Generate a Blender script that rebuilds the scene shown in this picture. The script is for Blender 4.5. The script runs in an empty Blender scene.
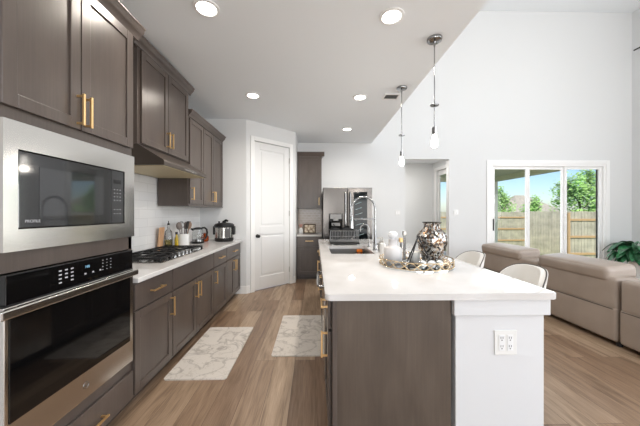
import bpy, bmesh, math, random
from mathutils import Vector, Matrix
random.seed(7)
S = bpy.context.scene
COL = S.collection
H = 1.365                      # camera height (m)

# ------------------------------------------------------------------ camera
cam = bpy.data.cameras.new('camera'); co = bpy.data.objects.new('camera', cam); COL.objects.link(co)
cam.sensor_width = 36.0; cam.lens = 270/640*36; cam.clip_start = 0.02; cam.clip_end = 300
cam.shift_y = -0.5/640
co.location = (0, 0, H); co.rotation_euler = (math.pi/2, 0, -math.atan(5/270))
S.camera = co

# ------------------------------------------------------------------ world, sun, daylight, fill lamps, exposure
W = bpy.data.worlds.new('sky'); S.world = W; W.use_nodes = True
wn = W.node_tree.nodes; wl = W.node_tree.links
sky = wn.new('ShaderNodeTexSky'); sky.sky_type = 'NISHITA'; sky.sun_disc = False
sky.sun_elevation = math.radians(52); sky.sun_rotation = math.radians(200); sky.air_density = 1.0; sky.dust_density = 0.6; sky.ozone_density = 5.0
wl.new(sky.outputs[0], wn['Background'].inputs[0]); wn['Background'].inputs[1].default_value = 0.12
sun = bpy.data.lights.new('sun', 'SUN'); sun.energy = 2.6; sun.angle = math.radians(1.0); sun.color = (1, .95, .87)
so = bpy.data.objects.new('sun', sun); COL.objects.link(so); so.rotation_euler = (math.radians(42), math.radians(-24), 0)

def area_light(name, loc, rot, sx, sy, energy, color=(1, 1, 1)):
    l = bpy.data.lights.new(name, 'AREA'); l.shape = 'RECTANGLE'; l.size = sx; l.size_y = sy
    l.energy = energy; l.color = color
    o = bpy.data.objects.new(name, l); COL.objects.link(o); o.location = loc; o.rotation_euler = rot
    return o
# fill lamps added in unseen openings behind the camera (built below), low ones tilted up
DAY = (.975, .985, 1.0)
area_light('fill_great_room_low', (4.2, -6.62, 1.35), (math.radians(120), 0, 0), 4.0, 1.9, 105, DAY)
area_light('fill_great_room_high', (4.2, -6.62, 4.3), (math.radians(85), 0, 0), 4.0, 1.8, 110, DAY)
area_light('fill_dining', (-.3, -6.62, 1.45), (math.radians(122), 0, 0), 2.2, 1.8, 85, DAY)
# fill lamps added in unseen openings of the right wall, low one tilted up
area_light('fill_right_low', (7.40, -.5, 1.4), (math.radians(126), 0, math.radians(90)), 4.6, 1.9, 190, DAY)
area_light('fill_right_high', (7.40, -.5, 4.3), (math.radians(90), 0, math.radians(90)), 4.6, 1.8, 105, DAY)
# daylight through the sliding door
area_light('daylight_slider', (5.3, 6.30, 1.3), (math.radians(-90), 0, 0), 2.4, 2.2, 24, DAY)

S.view_settings.view_transform = 'Standard'; S.view_settings.look = 'None'
S.view_settings.gamma = 1.0; S.view_settings.use_curve_mapping = False
S.view_settings.exposure = 0.56
S.render.film_transparent = False
S.cycles.max_bounces = 10; S.cycles.diffuse_bounces = 6; S.cycles.glossy_bounces = 5; S.cycles.transmission_bounces = 8
S.cycles.caustics_reflective = False; S.cycles.caustics_refractive = False
S.cycles.use_denoising = True
S.cycles.sample_clamp_indirect = 6.0

# ================================================================== helpers
def lin(c):
    return tuple(((x/255)/12.92 if x/255 <= .04045 else ((x/255+.055)/1.055)**2.4) for x in c)
def rgba(c): return (*lin(c), 1)

def mat(name, col, rough=.5, metal=0.0, bump=0, bscale=40, coat=0, trans=0, ior=1.45, emit=None, estr=0, alpha=1, spec=None, vary=0, vscale=6):
    m = bpy.data.materials.new(name); m.use_nodes = True
    nt = m.node_tree; b = nt.nodes['Principled BSDF']
    b.inputs['Base Color'].default_value = rgba(col); b.inputs['Roughness'].default_value = rough
    b.inputs['Metallic'].default_value = metal; b.inputs['IOR'].default_value = ior
    b.inputs['Coat Weight'].default_value = coat; b.inputs['Coat Roughness'].default_value = .08
    b.inputs['Transmission Weight'].default_value = trans; b.inputs['Alpha'].default_value = alpha
    if spec is not None: b.inputs['Specular IOR Level'].default_value = spec
    if emit: b.inputs['Emission Color'].default_value = rgba(emit); b.inputs['Emission Strength'].default_value = estr
    tc = nt.nodes.new('ShaderNodeTexCoord')
    if bump:
        n = nt.nodes.new('ShaderNodeTexNoise'); n.inputs['Scale'].default_value = bscale; n.inputs['Detail'].default_value = 4
        nt.links.new(tc.outputs['Object'], n.inputs['Vector'])
        bp = nt.nodes.new('ShaderNodeBump'); bp.inputs['Strength'].default_value = bump; bp.inputs['Distance'].default_value = .01
        nt.links.new(n.outputs[0], bp.inputs['Height']); nt.links.new(bp.outputs[0], b.inputs['Normal'])
    if vary:
        n = nt.nodes.new('ShaderNodeTexNoise'); n.inputs['Scale'].default_value = vscale; n.inputs['Detail'].default_value = 3
        nt.links.new(tc.outputs['Object'], n.inputs['Vector'])
        r = nt.nodes.new('ShaderNodeValToRGB'); r.color_ramp.elements[0].position = .3; r.color_ramp.elements[1].position = .7
        r.color_ramp.elements[0].color = rgba([max(0, c*(1-vary)) for c in col]); r.color_ramp.elements[1].color = rgba([min(255, c*(1+vary)) for c in col])
        nt.links.new(n.outputs[0], r.inputs[0]); nt.links.new(r.outputs[0], b.inputs['Base Color'])
    return m

def ramp(nt, src, stops):
    r = nt.nodes.new('ShaderNodeValToRGB'); e = r.color_ramp.elements
    while len(e) < len(stops): e.new(.5)
    for k, (p, c) in enumerate(stops): e[k].position = p; e[k].color = rgba(c)
    nt.links.new(src, r.inputs[0]); return r.outputs[0]
def mapping(nt, scale=(1, 1, 1), rot=(0, 0, 0)):
    tc = nt.nodes.new('ShaderNodeTexCoord'); mp = nt.nodes.new('ShaderNodeMapping')
    mp.inputs['Scale'].default_value = scale; mp.inputs['Rotation'].default_value = rot
    nt.links.new(tc.outputs['Object'], mp.inputs['Vector']); return mp.outputs[0]
def noise(nt, vec, scale, detail=4, dist=0):
    n = nt.nodes.new('ShaderNodeTexNoise'); n.inputs['Scale'].default_value = scale; n.inputs['Detail'].default_value = detail
    n.inputs['Distortion'].default_value = dist; nt.links.new(vec, n.inputs['Vector']); return n.outputs[0]
def mixc(nt, a, b, f, mode='MIX'):
    m = nt.nodes.new('ShaderNodeMix'); m.data_type = 'RGBA'; m.blend_type = mode
    for inp, v in ((m.inputs[0], f), (m.inputs[6], a), (m.inputs[7], b)):
        if hasattr(v, 'is_linked') or isinstance(v, bpy.types.NodeSocket): nt.links.new(v, inp)
        else: inp.default_value = v
    return m.outputs[2]
def base(name, rough=.5, metal=0):
    m = bpy.data.materials.new(name); m.use_nodes = True
    b = m.node_tree.nodes['Principled BSDF']; b.inputs['Roughness'].default_value = rough; b.inputs['Metallic'].default_value = metal
    return m, m.node_tree, b

M = {}
# stained maple cabinets, vertical grain
def wood_mat(name, c0, c1, rough, sc=(9, 9, .7)):
    m, nt, b = base(name, rough)
    v = mapping(nt, sc); n1 = noise(nt, v, 2.2, 5, .4); v2 = mapping(nt, (60, 60, 1.6)); n2 = noise(nt, v2, 2, 3)
    c = ramp(nt, n1, [(.25, c0), (.75, c1)])
    g = ramp(nt, n2, [(.3, (240, 240, 240)), (.7, (255, 255, 255))])
    nt.links.new(mixc(nt, c, g, 1.0, 'MULTIPLY'), b.inputs['Base Color'])
    return m
M['cab'] = wood_mat('stained_cabinet_wood', (80, 71, 66), (96, 86, 80), .29, (3, 3, .8))
M['cab_dark'] = wood_mat('cabinet_recess', (50, 46, 44), (58, 52, 50), .6)
M['endpanel'] = wood_mat('island_end_wood', (76, 66, 58), (98, 86, 76), .4, (4, 4, .9))
M['wall'] = mat('wall_paint', (218, 219, 219), .85, bump=.03, bscale=120)
M['ceil'] = mat('ceiling_paint', (241, 245, 248), .9, bump=.05, bscale=90)
M['trim'] = mat('white_trim', (238, 238, 237), .45)
M['door'] = mat('white_door', (228, 228, 227), .4)
M['white_panel'] = mat('white_island_panel', (212, 213, 215), .5)
# quartz
m, nt, b = base('white_quartz', .07); v = mapping(nt); n = noise(nt, v, 5, 6)
nt.links.new(ramp(nt, n, [(.35, (206, 204, 202)), (.65, (213, 211, 210))]), b.inputs['Base Color']); M['quartz'] = m
# brushed steel
def steel(name, col, rough, sc):
    m, nt, b = base(name, rough, 1.0); b.inputs['Base Color'].default_value = rgba(col)
    n = noise(nt, mapping(nt, sc), 3, 4)
    mr = nt.nodes.new('ShaderNodeMapRange'); mr.inputs['To Min'].default_value = rough-.02; mr.inputs['To Max'].default_value = rough+.03
    nt.links.new(n, mr.inputs['Value']); nt.links.new(mr.outputs[0], b.inputs['Roughness'])
    return m
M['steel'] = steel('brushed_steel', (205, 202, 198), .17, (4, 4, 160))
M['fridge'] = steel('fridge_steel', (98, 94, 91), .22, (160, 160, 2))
M['chrome'] = mat('chrome', (160, 160, 160), .12, 1.0)
M['nickel'] = mat('brushed_nickel', (180, 176, 170), .3, 1.0)
M['gold'] = mat('brushed_gold', (240, 202, 146), .36, 1.0)
M['black_glass'] = mat('black_glass', (10, 10, 11), .05, 0, ior=1.5)
M['mw_glass'] = mat('microwave_glass', (26, 27, 29), .07, 0, ior=1.7)
M['black'] = mat('black_plastic', (22, 22, 23), .4)
M['iron'] = mat('black_cast_iron', (24, 24, 25), .55, bump=.1, bscale=200)
M['dark_metal'] = mat('dark_metal', (60, 58, 56), .4, .8)
M['hoodmetal'] = mat('range_hood_metal', (96, 88, 82), .35, .7)
M['filter'] = mat('hood_underside', (196, 182, 150), .5, .3)
M['marks'] = mat('printed_marks', (176, 178, 182), .6)
M['display'] = mat('clock_display', (120, 170, 200), .5, emit=(150, 200, 225), estr=.35)
M['screen'] = mat('display_window', (6, 6, 7), .1)
# floor planks, boards run along Y
m, nt, b = base('oak_plank_floor', .36)
v = mapping(nt, (1, 1, 1), (0, 0, math.pi/2))
br = nt.nodes.new('ShaderNodeTexBrick'); br.offset = .37; br.inputs['Scale'].default_value = 1
br.inputs['Brick Width'].default_value = 1.25; br.inputs['Row Height'].default_value = .182
br.inputs['Mortar Size'].default_value = .0014; br.inputs['Mortar Smooth'].default_value = .3; br.inputs['Bias'].default_value = 0
br.inputs['Color1'].default_value = (0, 0, 0, 1); br.inputs['Color2'].default_value = (1, 1, 1, 1); br.inputs['Mortar'].default_value = (.5, .5, .5, 1)
nt.links.new(v, br.inputs['Vector'])
tone = ramp(nt, br.outputs['Color'], [(0, (140, 114, 93)), (.5, (168, 143, 120)), (1, (191, 168, 144))])
# offset grain per plank
addv = nt.nodes.new('ShaderNodeVectorMath'); addv.operation = 'ADD'
sc = nt.nodes.new('ShaderNodeVectorMath'); sc.operation = 'SCALE'; sc.inputs['Scale'].default_value = 7.3
nt.links.new(br.outputs['Color'], sc.inputs[0]); nt.links.new(mapping(nt, (9, .9, 1)), addv.inputs[0]); nt.links.new(sc.outputs[0], addv.inputs[1])
gr = noise(nt, addv.outputs[0], 1.6, 6, 1.2)
g1 = ramp(nt, gr, [(.28, (172, 164, 156)), (.48, (230, 227, 223)), (.72, (255, 255, 255))])
fine = noise(nt, mapping(nt, (90, 2.5, 1)), 2, 3)
g2 = ramp(nt, fine, [(.35, (226, 222, 218)), (.6, (255, 255, 255))])
c = mixc(nt, mixc(nt, tone, g1, .9, 'MULTIPLY'), g2, 1.0, 'MULTIPLY')
c = mixc(nt, c, rgba((92, 74, 58)), br.outputs['Fac'])
nt.links.new(c, b.inputs['Base Color'])
bp = nt.nodes.new('ShaderNodeBump'); bp.inputs['Strength'].default_value = .15; bp.inputs['Distance'].default_value = .002; bp.invert = True
nt.links.new(br.outputs['Fac'], bp.inputs['Height']); nt.links.new(bp.outputs[0], b.inputs['Normal']); M['floor'] = m
# marble print mat
m, nt, b = base('marble_print_mat', .5)
v = mapping(nt, (1, 1, 1), (0, 0, .7))
w1 = noise(nt, v, 4.2, 8, 1.0); w2 = noise(nt, v, 9.0, 7, .8)
a1 = ramp(nt, w1, [(.47, (212, 206, 199)), (.497, (170, 163, 156)), (.503, (190, 184, 178)), (.54, (216, 210, 203))])
a2 = ramp(nt, w2, [(.485, (255, 255, 255)), (.5, (222, 219, 215)), (.515, (255, 255, 255))])
nt.links.new(mixc(nt, a1, a2, .8, 'MULTIPLY'), b.inputs['Base Color']); M['marble'] = m
# tiles
def tile(name, c1, c2, mortar, wd, ht, rough, axis):
    m, nt, b = base(name, rough)
    tc = nt.nodes.new('ShaderNodeTexCoord'); sx = nt.nodes.new('ShaderNodeSeparateXYZ'); cx = nt.nodes.new('ShaderNodeCombineXYZ')
    nt.links.new(tc.outputs['Object'], sx.inputs[0]); nt.links.new(sx.outputs[axis], cx.inputs[0]); nt.links.new(sx.outputs[2], cx.inputs[1])
    br = nt.nodes.new('ShaderNodeTexBrick'); br.inputs['Scale'].default_value = 1; br.inputs['Brick Width'].default_value = wd; br.inputs['Row Height'].default_value = ht
    br.inputs['Mortar Size'].default_value = .002; br.inputs['Color1'].default_value = rgba(c1); br.inputs['Color2'].default_value = rgba(c2); br.inputs['Mortar'].default_value = rgba(mortar)
    nt.links.new(cx.outputs[0], br.inputs['Vector']); nt.links.new(br.outputs['Color'], b.inputs['Base Color'])
    bp = nt.nodes.new('ShaderNodeBump'); bp.invert = True; bp.inputs['Strength'].default_value = .2; bp.inputs['Distance'].default_value = .003
    nt.links.new(br.outputs['Fac'], bp.inputs['Height']); nt.links.new(bp.outputs[0], b.inputs['Normal'])
    return m
M['tile'] = tile('white_gloss_tile', (234, 233, 231), (228, 227, 226), (214, 213, 210), .3, .1, .16, 1)
M['tile_nook'] = tile('beige_gloss_tile', (190, 172, 158), (180, 163, 149), (214, 202, 190), .09, .055, .2, 0)
M['leather'] = mat('taupe_leather', (152, 139, 128), .42, bump=.12, bscale=160, vary=.04, vscale=3)
M['seam'] = mat('dark_seam', (74, 64, 57), .7)
M['cream'] = mat('white_upholstery', (222, 220, 216), .55, bump=.06, bscale=140)
M['piping'] = mat('dark_piping', (62, 58, 56), .5)
M['mirror'] = mat('mirror_glass', (225, 228, 228), .03, 1.0)
M['frost'] = mat('frosted_white_glass', (212, 209, 208), .35)
M['ball'] = mat('crystal_stopper', (226, 227, 230), .12)
M['candle'] = mat('white_wax', (240, 238, 232), .5)
M['white_gloss'] = mat('white_ceramic', (224, 224, 222), .22)
M['glass'] = mat('clear_glass', (250, 252, 252), .02, 0, trans=1.0, ior=1.45)
M['oil'] = mat('pale_oil', (222, 206, 130), .05, trans=.7, ior=1.4)
M['yellow'] = mat('yellow_oil', (206, 176, 40), .15, trans=.25)
M['board'] = wood_mat('cutting_board_wood', (196, 150, 112), (214, 172, 134), .5)
M['wooden'] = wood_mat('utensil_wood', (120, 96, 80), (150, 122, 100), .5)
M['grey_tool'] = mat('grey_utensil', (128, 118, 112), .45)
M['red'] = mat('amber_red_jar', (150, 62, 20), .15, trans=.25)
M['orange'] = mat('orange_sponge', (232, 120, 20), .7, bump=.3, bscale=300)
M['bulb'] = mat('glowing_bulb', (255, 255, 255), .3, emit=(255, 250, 240), estr=7)
M['lens'] = mat('downlight_lens', (255, 255, 255), .3, emit=(255, 249, 240), estr=9)
M['leaf'] = mat('dark_green_leaf', (38, 92, 56), .35, vary=.3, vscale=9)
M['pot'] = mat('white_pot', (220, 218, 214), .4)
M['soil'] = mat('potting_soil', (56, 42, 34), .9)
M['art'] = None
M['fence'] = mat('weathered_fence_wood', (196, 188, 166), .85, vary=.1, vscale=3)
M['rail'] = mat('fence_rail_wood', (206, 170, 126), .8)
M['roof'] = mat('brown_shingles', (190, 178, 160), .9, vary=.12, vscale=4)
M['brick'] = mat('tan_house_wall', (190, 160, 135), .9)
M['patio'] = mat('patio_paint', (236, 233, 206), .8)
M['concrete'] = mat('patio_concrete', (214, 210, 202), .85)
M['lawn'] = mat('lawn_grass', (112, 138, 74), .95, vary=.2, vscale=5)
M['tree'] = mat('tree_leaves', (162, 198, 116), .6, vary=.28, vscale=2.5)
M['bark'] = mat('tree_bark', (110, 92, 74), .9)
# pane glass: thin, straight through
m, nt, b = base('window_glass'); nt.nodes.remove(b)
tr = nt.nodes.new('ShaderNodeBsdfTransparent'); tr.inputs[0].default_value = (.97, .98, .975, 1)
gl = nt.nodes.new('ShaderNodeBsdfGlossy'); gl.inputs['Roughness'].default_value = .02
fr = nt.nodes.new('ShaderNodeFresnel'); fr.inputs[0].default_value = 1.3
ms = nt.nodes.new('ShaderNodeMixShader'); ge = nt.nodes.new('ShaderNodeNewGeometry'); sb = nt.nodes.new('ShaderNodeMath'); sb.operation = 'SUBTRACT'; sb.use_clamp = True
nt.links.new(fr.outputs[0], sb.inputs[0]); nt.links.new(ge.outputs['Backfacing'], sb.inputs[1]); nt.links.new(sb.outputs[0], ms.inputs[0]); nt.links.new(tr.outputs[0], ms.inputs[1]); nt.links.new(gl.outputs[0], ms.inputs[2])
nt.links.new(ms.outputs[0], nt.nodes['Material Output'].inputs['Surface']); M['pane'] = m
# pale print in the small frame
m, nt, b = base('small_print', .6); v = mapping(nt, (1, 1, 1))
vo = nt.nodes.new('ShaderNodeTexVoronoi'); vo.inputs['Scale'].default_value = 22; nt.links.new(v, vo.inputs['Vector'])
nt.links.new(ramp(nt, vo.outputs['Distance'], [(.2, (228, 218, 200)), (.55, (200, 182, 156)), (.8, (120, 100, 84))]), b.inputs['Base Color']); M['art'] = m

# ------------------------------------------------------------------ mesh helpers
def nb(): return bmesh.new()
def _bev(bm, verts, b, seg=2):
    if b <= 0: return
    vs = set(verts); ed = [e for e in bm.edges if e.verts[0] in vs and e.verts[1] in vs]
    bmesh.ops.bevel(bm, geom=ed, offset=b, segments=seg, profile=.5, affect='EDGES', clamp_overlap=True)
def box(bm, x0, x1, y0, y1, z0, z1, b=0, seg=2, T=None):
    x0, x1 = sorted((x0, x1)); y0, y1 = sorted((y0, y1)); z0, z1 = sorted((z0, z1))
    P = [(x0, y0, z0), (x1, y0, z0), (x1, y1, z0), (x0, y1, z0), (x0, y0, z1), (x1, y0, z1), (x1, y1, z1), (x0, y1, z1)]
    vs = [bm.verts.new(T @ Vector(p) if T else p) for p in P]
    for f in ((3, 2, 1, 0), (4, 5, 6, 7), (0, 1, 5, 4), (1, 2, 6, 5), (2, 3, 7, 6), (3, 0, 4, 7)):
        bm.faces.new([vs[i] for i in f])
    _bev(bm, vs, b, seg)
def prism(bm, poly, z0, z1, b=0, seg=2):
    """vertical prism over an xy polygon (counter clockwise)"""
    lo = [bm.verts.new((x, y, z0)) for x, y in poly]; hi = [bm.verts.new((x, y, z1)) for x, y in poly]
    n = len(poly); bm.faces.new(lo[::-1]); bm.faces.new(hi)
    for i in range(n): bm.faces.new((lo[i], lo[(i+1) % n], hi[(i+1) % n], hi[i]))
    _bev(bm, lo+hi, b, seg)
def extrude_profile(bm, prof, fn, a0, a1):
    """closed 2d profile (p,q) swept between a0 and a1; fn(p,q,a) -> point"""
    A = [bm.verts.new(fn(p, q, a0)) for p, q in prof]; B = [bm.verts.new(fn(p, q, a1)) for p, q in prof]
    n = len(prof); bm.faces.new(A); bm.faces.new(B[::-1])
    for i in range(n): bm.faces.new((A[(i+1) % n], A[i], B[i], B[(i+1) % n]))
def cyl(bm, p0, p1, r0, r1=None, seg=16, cap=True):
    r1 = r0 if r1 is None else r1
    p0, p1 = Vector(p0), Vector(p1); d = (p1-p0).normalized()
    u = d.orthogonal().normalized(); w = d.cross(u)
    A = [bm.verts.new(p0+(u*math.cos(t)+w*math.sin(t))*r0) for t in [2*math.pi*k/seg for k in range(seg)]]
    B = [bm.verts.new(p1+(u*math.cos(t)+w*math.sin(t))*r1) for t in [2*math.pi*k/seg for k in range(seg)]]
    for i in range(seg): bm.faces.new((A[i], A[(i+1) % seg], B[(i+1) % seg], B[i]))
    if cap: bm.faces.new(A[::-1]); bm.faces.new(B)
def tube(bm, pts, r, seg=8, closed=False):
    pts = [Vector(p) for p in pts]; n = len(pts); rings = []
    up = None
    for i, p in enumerate(pts):
        a = pts[(i-1) % n] if (closed or i > 0) else p; c = pts[(i+1) % n] if (closed or i < n-1) else p
        d = (c-a).normalized()
        if up is None: up = d.orthogonal().normalized()
        up = (up-d*up.dot(d)); up = up.normalized() if up.length > 1e-6 else d.orthogonal().normalized()
        w = d.cross(up); rr = r[i] if isinstance(r, (list, tuple)) else r
        rings.append([bm.verts.new(p+(up*math.cos(t)+w*math.sin(t))*rr) for t in [2*math.pi*k/seg for k in range(seg)]])
    for i in range(n if closed else n-1):
        A, B = rings[i], rings[(i+1) % n]
        for k in range(seg): bm.faces.new((A[k], A[(k+1) % seg], B[(k+1) % seg], B[k]))
    if not closed: bm.faces.new(rings[0][::-1]); bm.faces.new(rings[-1])
def lathe(bm, prof, c, seg=32):
    """profile list (r,z) bottom to top, closed at r=0 ends"""
    rings = []
    for r, z in prof:
        if r < 1e-5: rings.append([bm.verts.new((c[0], c[1], c[2]+z))])
        else: rings.append([bm.verts.new((c[0]+r*math.cos(t), c[1]+r*math.sin(t), c[2]+z)) for t in [2*math.pi*k/seg for k in range(seg)]])
    for A, B in zip(rings, rings[1:]):
        for k in range(seg):
            k2 = (k+1) % seg
            if len(A) == 1 and len(B) == 1: continue
            if len(A) == 1: bm.faces.new((A[0], B[k2], B[k]))
            elif len(B) == 1: bm.faces.new((A[k], A[k2], B[0]))
            else: bm.faces.new((A[k], A[k2], B[k2], B[k]))
def ball(bm, c, r, sz=1.0, seg=16):
    lathe(bm, [(r*math.cos(a), r*sz*math.sin(a)) if abs(math.cos(a)) > 1e-4 else (0, r*sz*math.sin(a)) for a in [-math.pi/2+math.pi*k/10 for k in range(11)]], c, seg)
def puff(bm, x0, x1, y0, y1, z0, z1, r, bulge=(0, 0, 0), n=8):
    """rounded, slightly inflated box"""
    cx = Vector(((x0+x1)/2, (y0+y1)/2, (z0+z1)/2)); h = Vector((abs(x1-x0)/2, abs(y1-y0)/2, abs(z1-z0)/2))
    def nodes(hh):
        inn = hh-r; a = [inn+r*t for t in (0, .41, .75, .93, 1)]
        mid = [inn*(-1+2*k/n) for k in range(1, n)]
        return [-v for v in a[::-1]]+mid+a
    N = [nodes(h[i]) for i in range(3)]; cache = {}
    def V(p):
        key = tuple(round(q, 6) for q in p)
        if key in cache: return cache[key]
        inner = Vector([max(-(h[i]-r), min(h[i]-r, p[i])) for i in range(3)]); d = Vector(p)-inner
        q = inner+(d.normalized()*r if d.length > 1e-9 else d)
        for i in range(3):
            j, k = (i+1) % 3, (i+2) % 3
            q[i] += math.copysign(1, p[i])*bulge[i]*(abs(p[i])/h[i])**3*max(0, math.cos(math.pi/2*p[j]/h[j]))**.6*max(0, math.cos(math.pi/2*p[k]/h[k]))**.6
        v = bm.verts.new(q+cx); cache[key] = v; return v
    for ax in range(3):
        j, k = (ax+1) % 3, (ax+2) % 3
        for sgn in (-1, 1):
            for a in range(len(N[j])-1):
                for b_ in range(len(N[k])-1):
                    quad = []
                    for (da, db) in ((0, 0), (1, 0), (1, 1), (0, 1)):
                        p = [0, 0, 0]; p[ax] = sgn*h[ax]; p[j] = N[j][a+da]; p[k] = N[k][b_+db]; quad.append(V(p))
                    if len(set(quad)) == 4:
                        try: bm.faces.new(quad if sgn > 0 else quad[::-1])
                        except ValueError: pass

def root_loc(o):
    while o.parent: o = o.parent
    return Vector(o.location)
def obj(name, bm, m, parent=None, smooth=False, loc=None):
    """links bm (built in world coordinates) as one mesh object"""
    org = root_loc(parent) if parent else (Vector(loc) if loc else Vector((0, 0, 0)))
    bmesh.ops.remove_doubles(bm, verts=bm.verts, dist=1e-6)
    bmesh.ops.recalc_face_normals(bm, faces=bm.faces)
    for v in bm.verts: v.co -= org
    me = bpy.data.meshes.new(name); bm.to_mesh(me); bm.free()
    for mm in (m if isinstance(m, list) else [m]): me.materials.append(mm)
    if smooth:
        for p in me.polygons: p.use_smooth = True
        me.set_sharp_from_angle(angle=math.radians(40))
    o = bpy.data.objects.new(name, me); COL.objects.link(o)
    if parent: o.parent = parent
    else: o.location = org
    return o
def tag(o, label=None, cat=None, group=None, kind=None):
    if label: o['label'] = label
    if cat: o['category'] = cat
    if group: o['group'] = group
    if kind: o['kind'] = kind
    return o
def thing(name, label, cat, loc, group=None):
    o = bpy.data.objects.new(name, None); COL.objects.link(o); o.location = loc; o.empty_display_size = .05
    return tag(o, label, cat, group)
def struct(name, bm, m, smooth=False): return tag(obj(name, bm, m, None, smooth), kind='structure')
def dup(root, loc, label, group=None):
    r = root.copy(); COL.objects.link(r); r.location = loc; r['label'] = label
    if group: r['group'] = group
    for ch in list(root.children):
        c = ch.copy(); COL.objects.link(c); c.parent = r
        for g in list(ch.children):
            d = g.copy(); COL.objects.link(d); d.parent = c
    return r
def text_bm(s, size, T):
    cu = bpy.data.curves.new('t', 'FONT'); cu.body = s; cu.size = size; cu.extrude = .0004; cu.align_x = 'CENTER'; cu.align_y = 'CENTER'
    to = bpy.data.objects.new('t', cu); COL.objects.link(to)
    dg = bpy.context.evaluated_depsgraph_get(); me = bpy.data.meshes.new_from_object(to.evaluated_get(dg))
    bm = nb(); bm.from_mesh(me); bmesh.ops.transform(bm, matrix=T, verts=bm.verts)
    bpy.data.objects.remove(to); bpy.data.meshes.remove(me); bpy.data.curves.remove(cu); return bm

class Face:
    """a cabinet front: u runs along it, v is up, w sticks out of it"""
    def __init__(s, o, U, N): s.o = Vector(o); s.U = Vector(U); s.N = Vector(N); s.T = Matrix(((s.U.x, 0, s.N.x, s.o.x), (s.U.y, 0, s.N.y, s.o.y), (0, 1, 0, s.o.z), (0, 0, 0, 1)))
    def box(s, bm, u0, u1, v0, v1, w0, w1, b=0, seg=2): box(bm, u0, u1, v0, v1, w0, w1, b, seg, s.T)
    def p(s, u, v, w): return s.T @ Vector((u, v, w))

def shaker(F, u0, u1, v0, v1, rail=.058, th=.02):
    bm = nb()
    F.box(bm, u0+rail-.004, u1-rail+.004, v0+rail-.004, v1-rail+.004, .002, th-.009)
    F.box(bm, u0, u0+rail, v0, v1, .002, th, .0025); F.box(bm, u1-rail, u1, v0, v1, .002, th, .0025)
    F.box(bm, u0+rail, u1-rail, v0, v0+rail, .002, th, .0025); F.box(bm, u0+rail, u1-rail, v1-rail, v1, .002, th, .0025)
    return bm
def slab(F, u0, u1, v0, v1, th=.02):
    bm = nb(); F.box(bm, u0, u1, v0, v1, .002, th, .003); return bm
def pull(F, u, v, L, way, w=.02):
    bm = nb(); h = L/2; t = .006; out = w+.034
    if way == 'v':
        F.box(bm, u-t, u+t, v-h, v+h, out-.006, out+.006, .002)
        for s in (-1, 1): F.box(bm, u-.005, u+.005, v+s*(h-.012)-.005, v+s*(h-.012)+.005, w-.002, out)
    else:
        F.box(bm, u-h, u+h, v-t, v+t, out-.006, out+.006, .002)
        for s in (-1, 1): F.box(bm, u+s*(h-.012)-.005, u+s*(h-.012)+.005, v-.005, v+.005, w-.002, out)
    return bm
def add_door(F, root, u0, u1, v0, v1, hu=None, hv=None, way='v', L=.16, name='door', flat=False):
    d = obj(name, slab(F, u0, u1, v0, v1) if flat else shaker(F, u0, u1, v0, v1), M['cab'], root)
    if hu is not None: obj('handle', pull(F, hu, hv, L, way), M['gold'], d)
    return d

# ================================================================== room shell
XL, XR, YB, YF = -1.94, 7.28, 6.07, -6.5      # left wall, right wall, back wall, wall behind the camera
CK, CT, XE = 2.93, 5.95, 1.275                 # kitchen ceiling, tall ceiling, edge of the kitchen ceiling
bm = nb(); box(bm, XL-.2, XR+.2, YF-.2, 7.75, -.12, 0); struct('floor', bm, M['floor'])
bm = nb(); box(bm, XL-.2, XE, YF-.2, YB, CK, CK+.25); struct('ceiling', bm, M['ceil'])
bm = nb(); box(bm, XE-.14, XE, YF, YB, CK+.25, CT); struct('wall_above_kitchen', bm, M['wall'])
bm = nb(); box(bm, XE-.14, XR+.2, YF-.2, YB+.14, CT, CT+.2); struct('ceiling_great_room', bm, M['ceil'])
bm = nb(); box(bm, XL-.14, XL, YF, YB, 0, CK); struct('wall_left', bm, M['wall'])
bm = nb(); box(bm, XL, -1.262, -.55, 1.080, 0, CK); struct('wall_left_return', bm, M['wall'])
# back wall with the hall opening and the sliding door opening
DX0, DX1, DZ = 3.985, 6.66, 2.47
OX0, OX1, OZ = 2.035, 3.04, 2.575
bm = nb(); t = YB+.13
box(bm, -.38, OX0, YB, t, 0, CT); box(bm, OX0, OX1, YB, t, OZ, CT); box(bm, OX1, DX0, YB, t, 0, CT)
box(bm, DX0, DX1, YB, t, DZ, CT); box(bm, DX1, XR+.14, YB, t, 0, CT)
struct('wall_back', bm, M['wall'])
bm = nb(); box(bm, XR, XR+.14, YF, -2.8, 0, CT); box(bm, XR, XR+.14, 1.8, YB, 0, CT)  # out-of-view openings added for the side fill light
for z0, z1 in ((0, .4), (2.4, 3.3), (5.3, CT)): box(bm, XR, XR+.14, -2.8, 1.8, z0, z1)
struct('wall_right', bm, M['wall'])
# pantry: short wall facing the camera, diagonal wall, side wall
A = Vector((-1.155, 4.56)); B = Vector((-.38, 5.28)); dv = (B-A).normalized(); LAB = (B-A).length
nv = Vector((dv.y, -dv.x))                    # out of the diagonal wall, to the room
PF = Face((A.x, A.y, 0), (dv.x, dv.y, 0), (nv.x, nv.y, 0))
pu0, pu1, ptop = .142*LAB, .859*LAB, 2.60
bm = nb(); box(bm, XL, -1.155, 4.56, 4.68, 0, CK); struct('wall_pantry_front', bm, M['wall'])
bm = nb(); PF.box(bm, 0, pu0-.005, 0, CK, -.11, 0); PF.box(bm, pu1+.005, LAB, 0, CK, -.11, 0); PF.box(bm, pu0-.005, pu1+.005, ptop+.005, CK, -.11, 0)
struct('wall_pantry_diagonal', bm, M['wall'])
bm = nb(); box(bm, -.50, -.38, 5.28, YB, 0, CK); struct('wall_pantry_side', bm, M['wall'])
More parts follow.
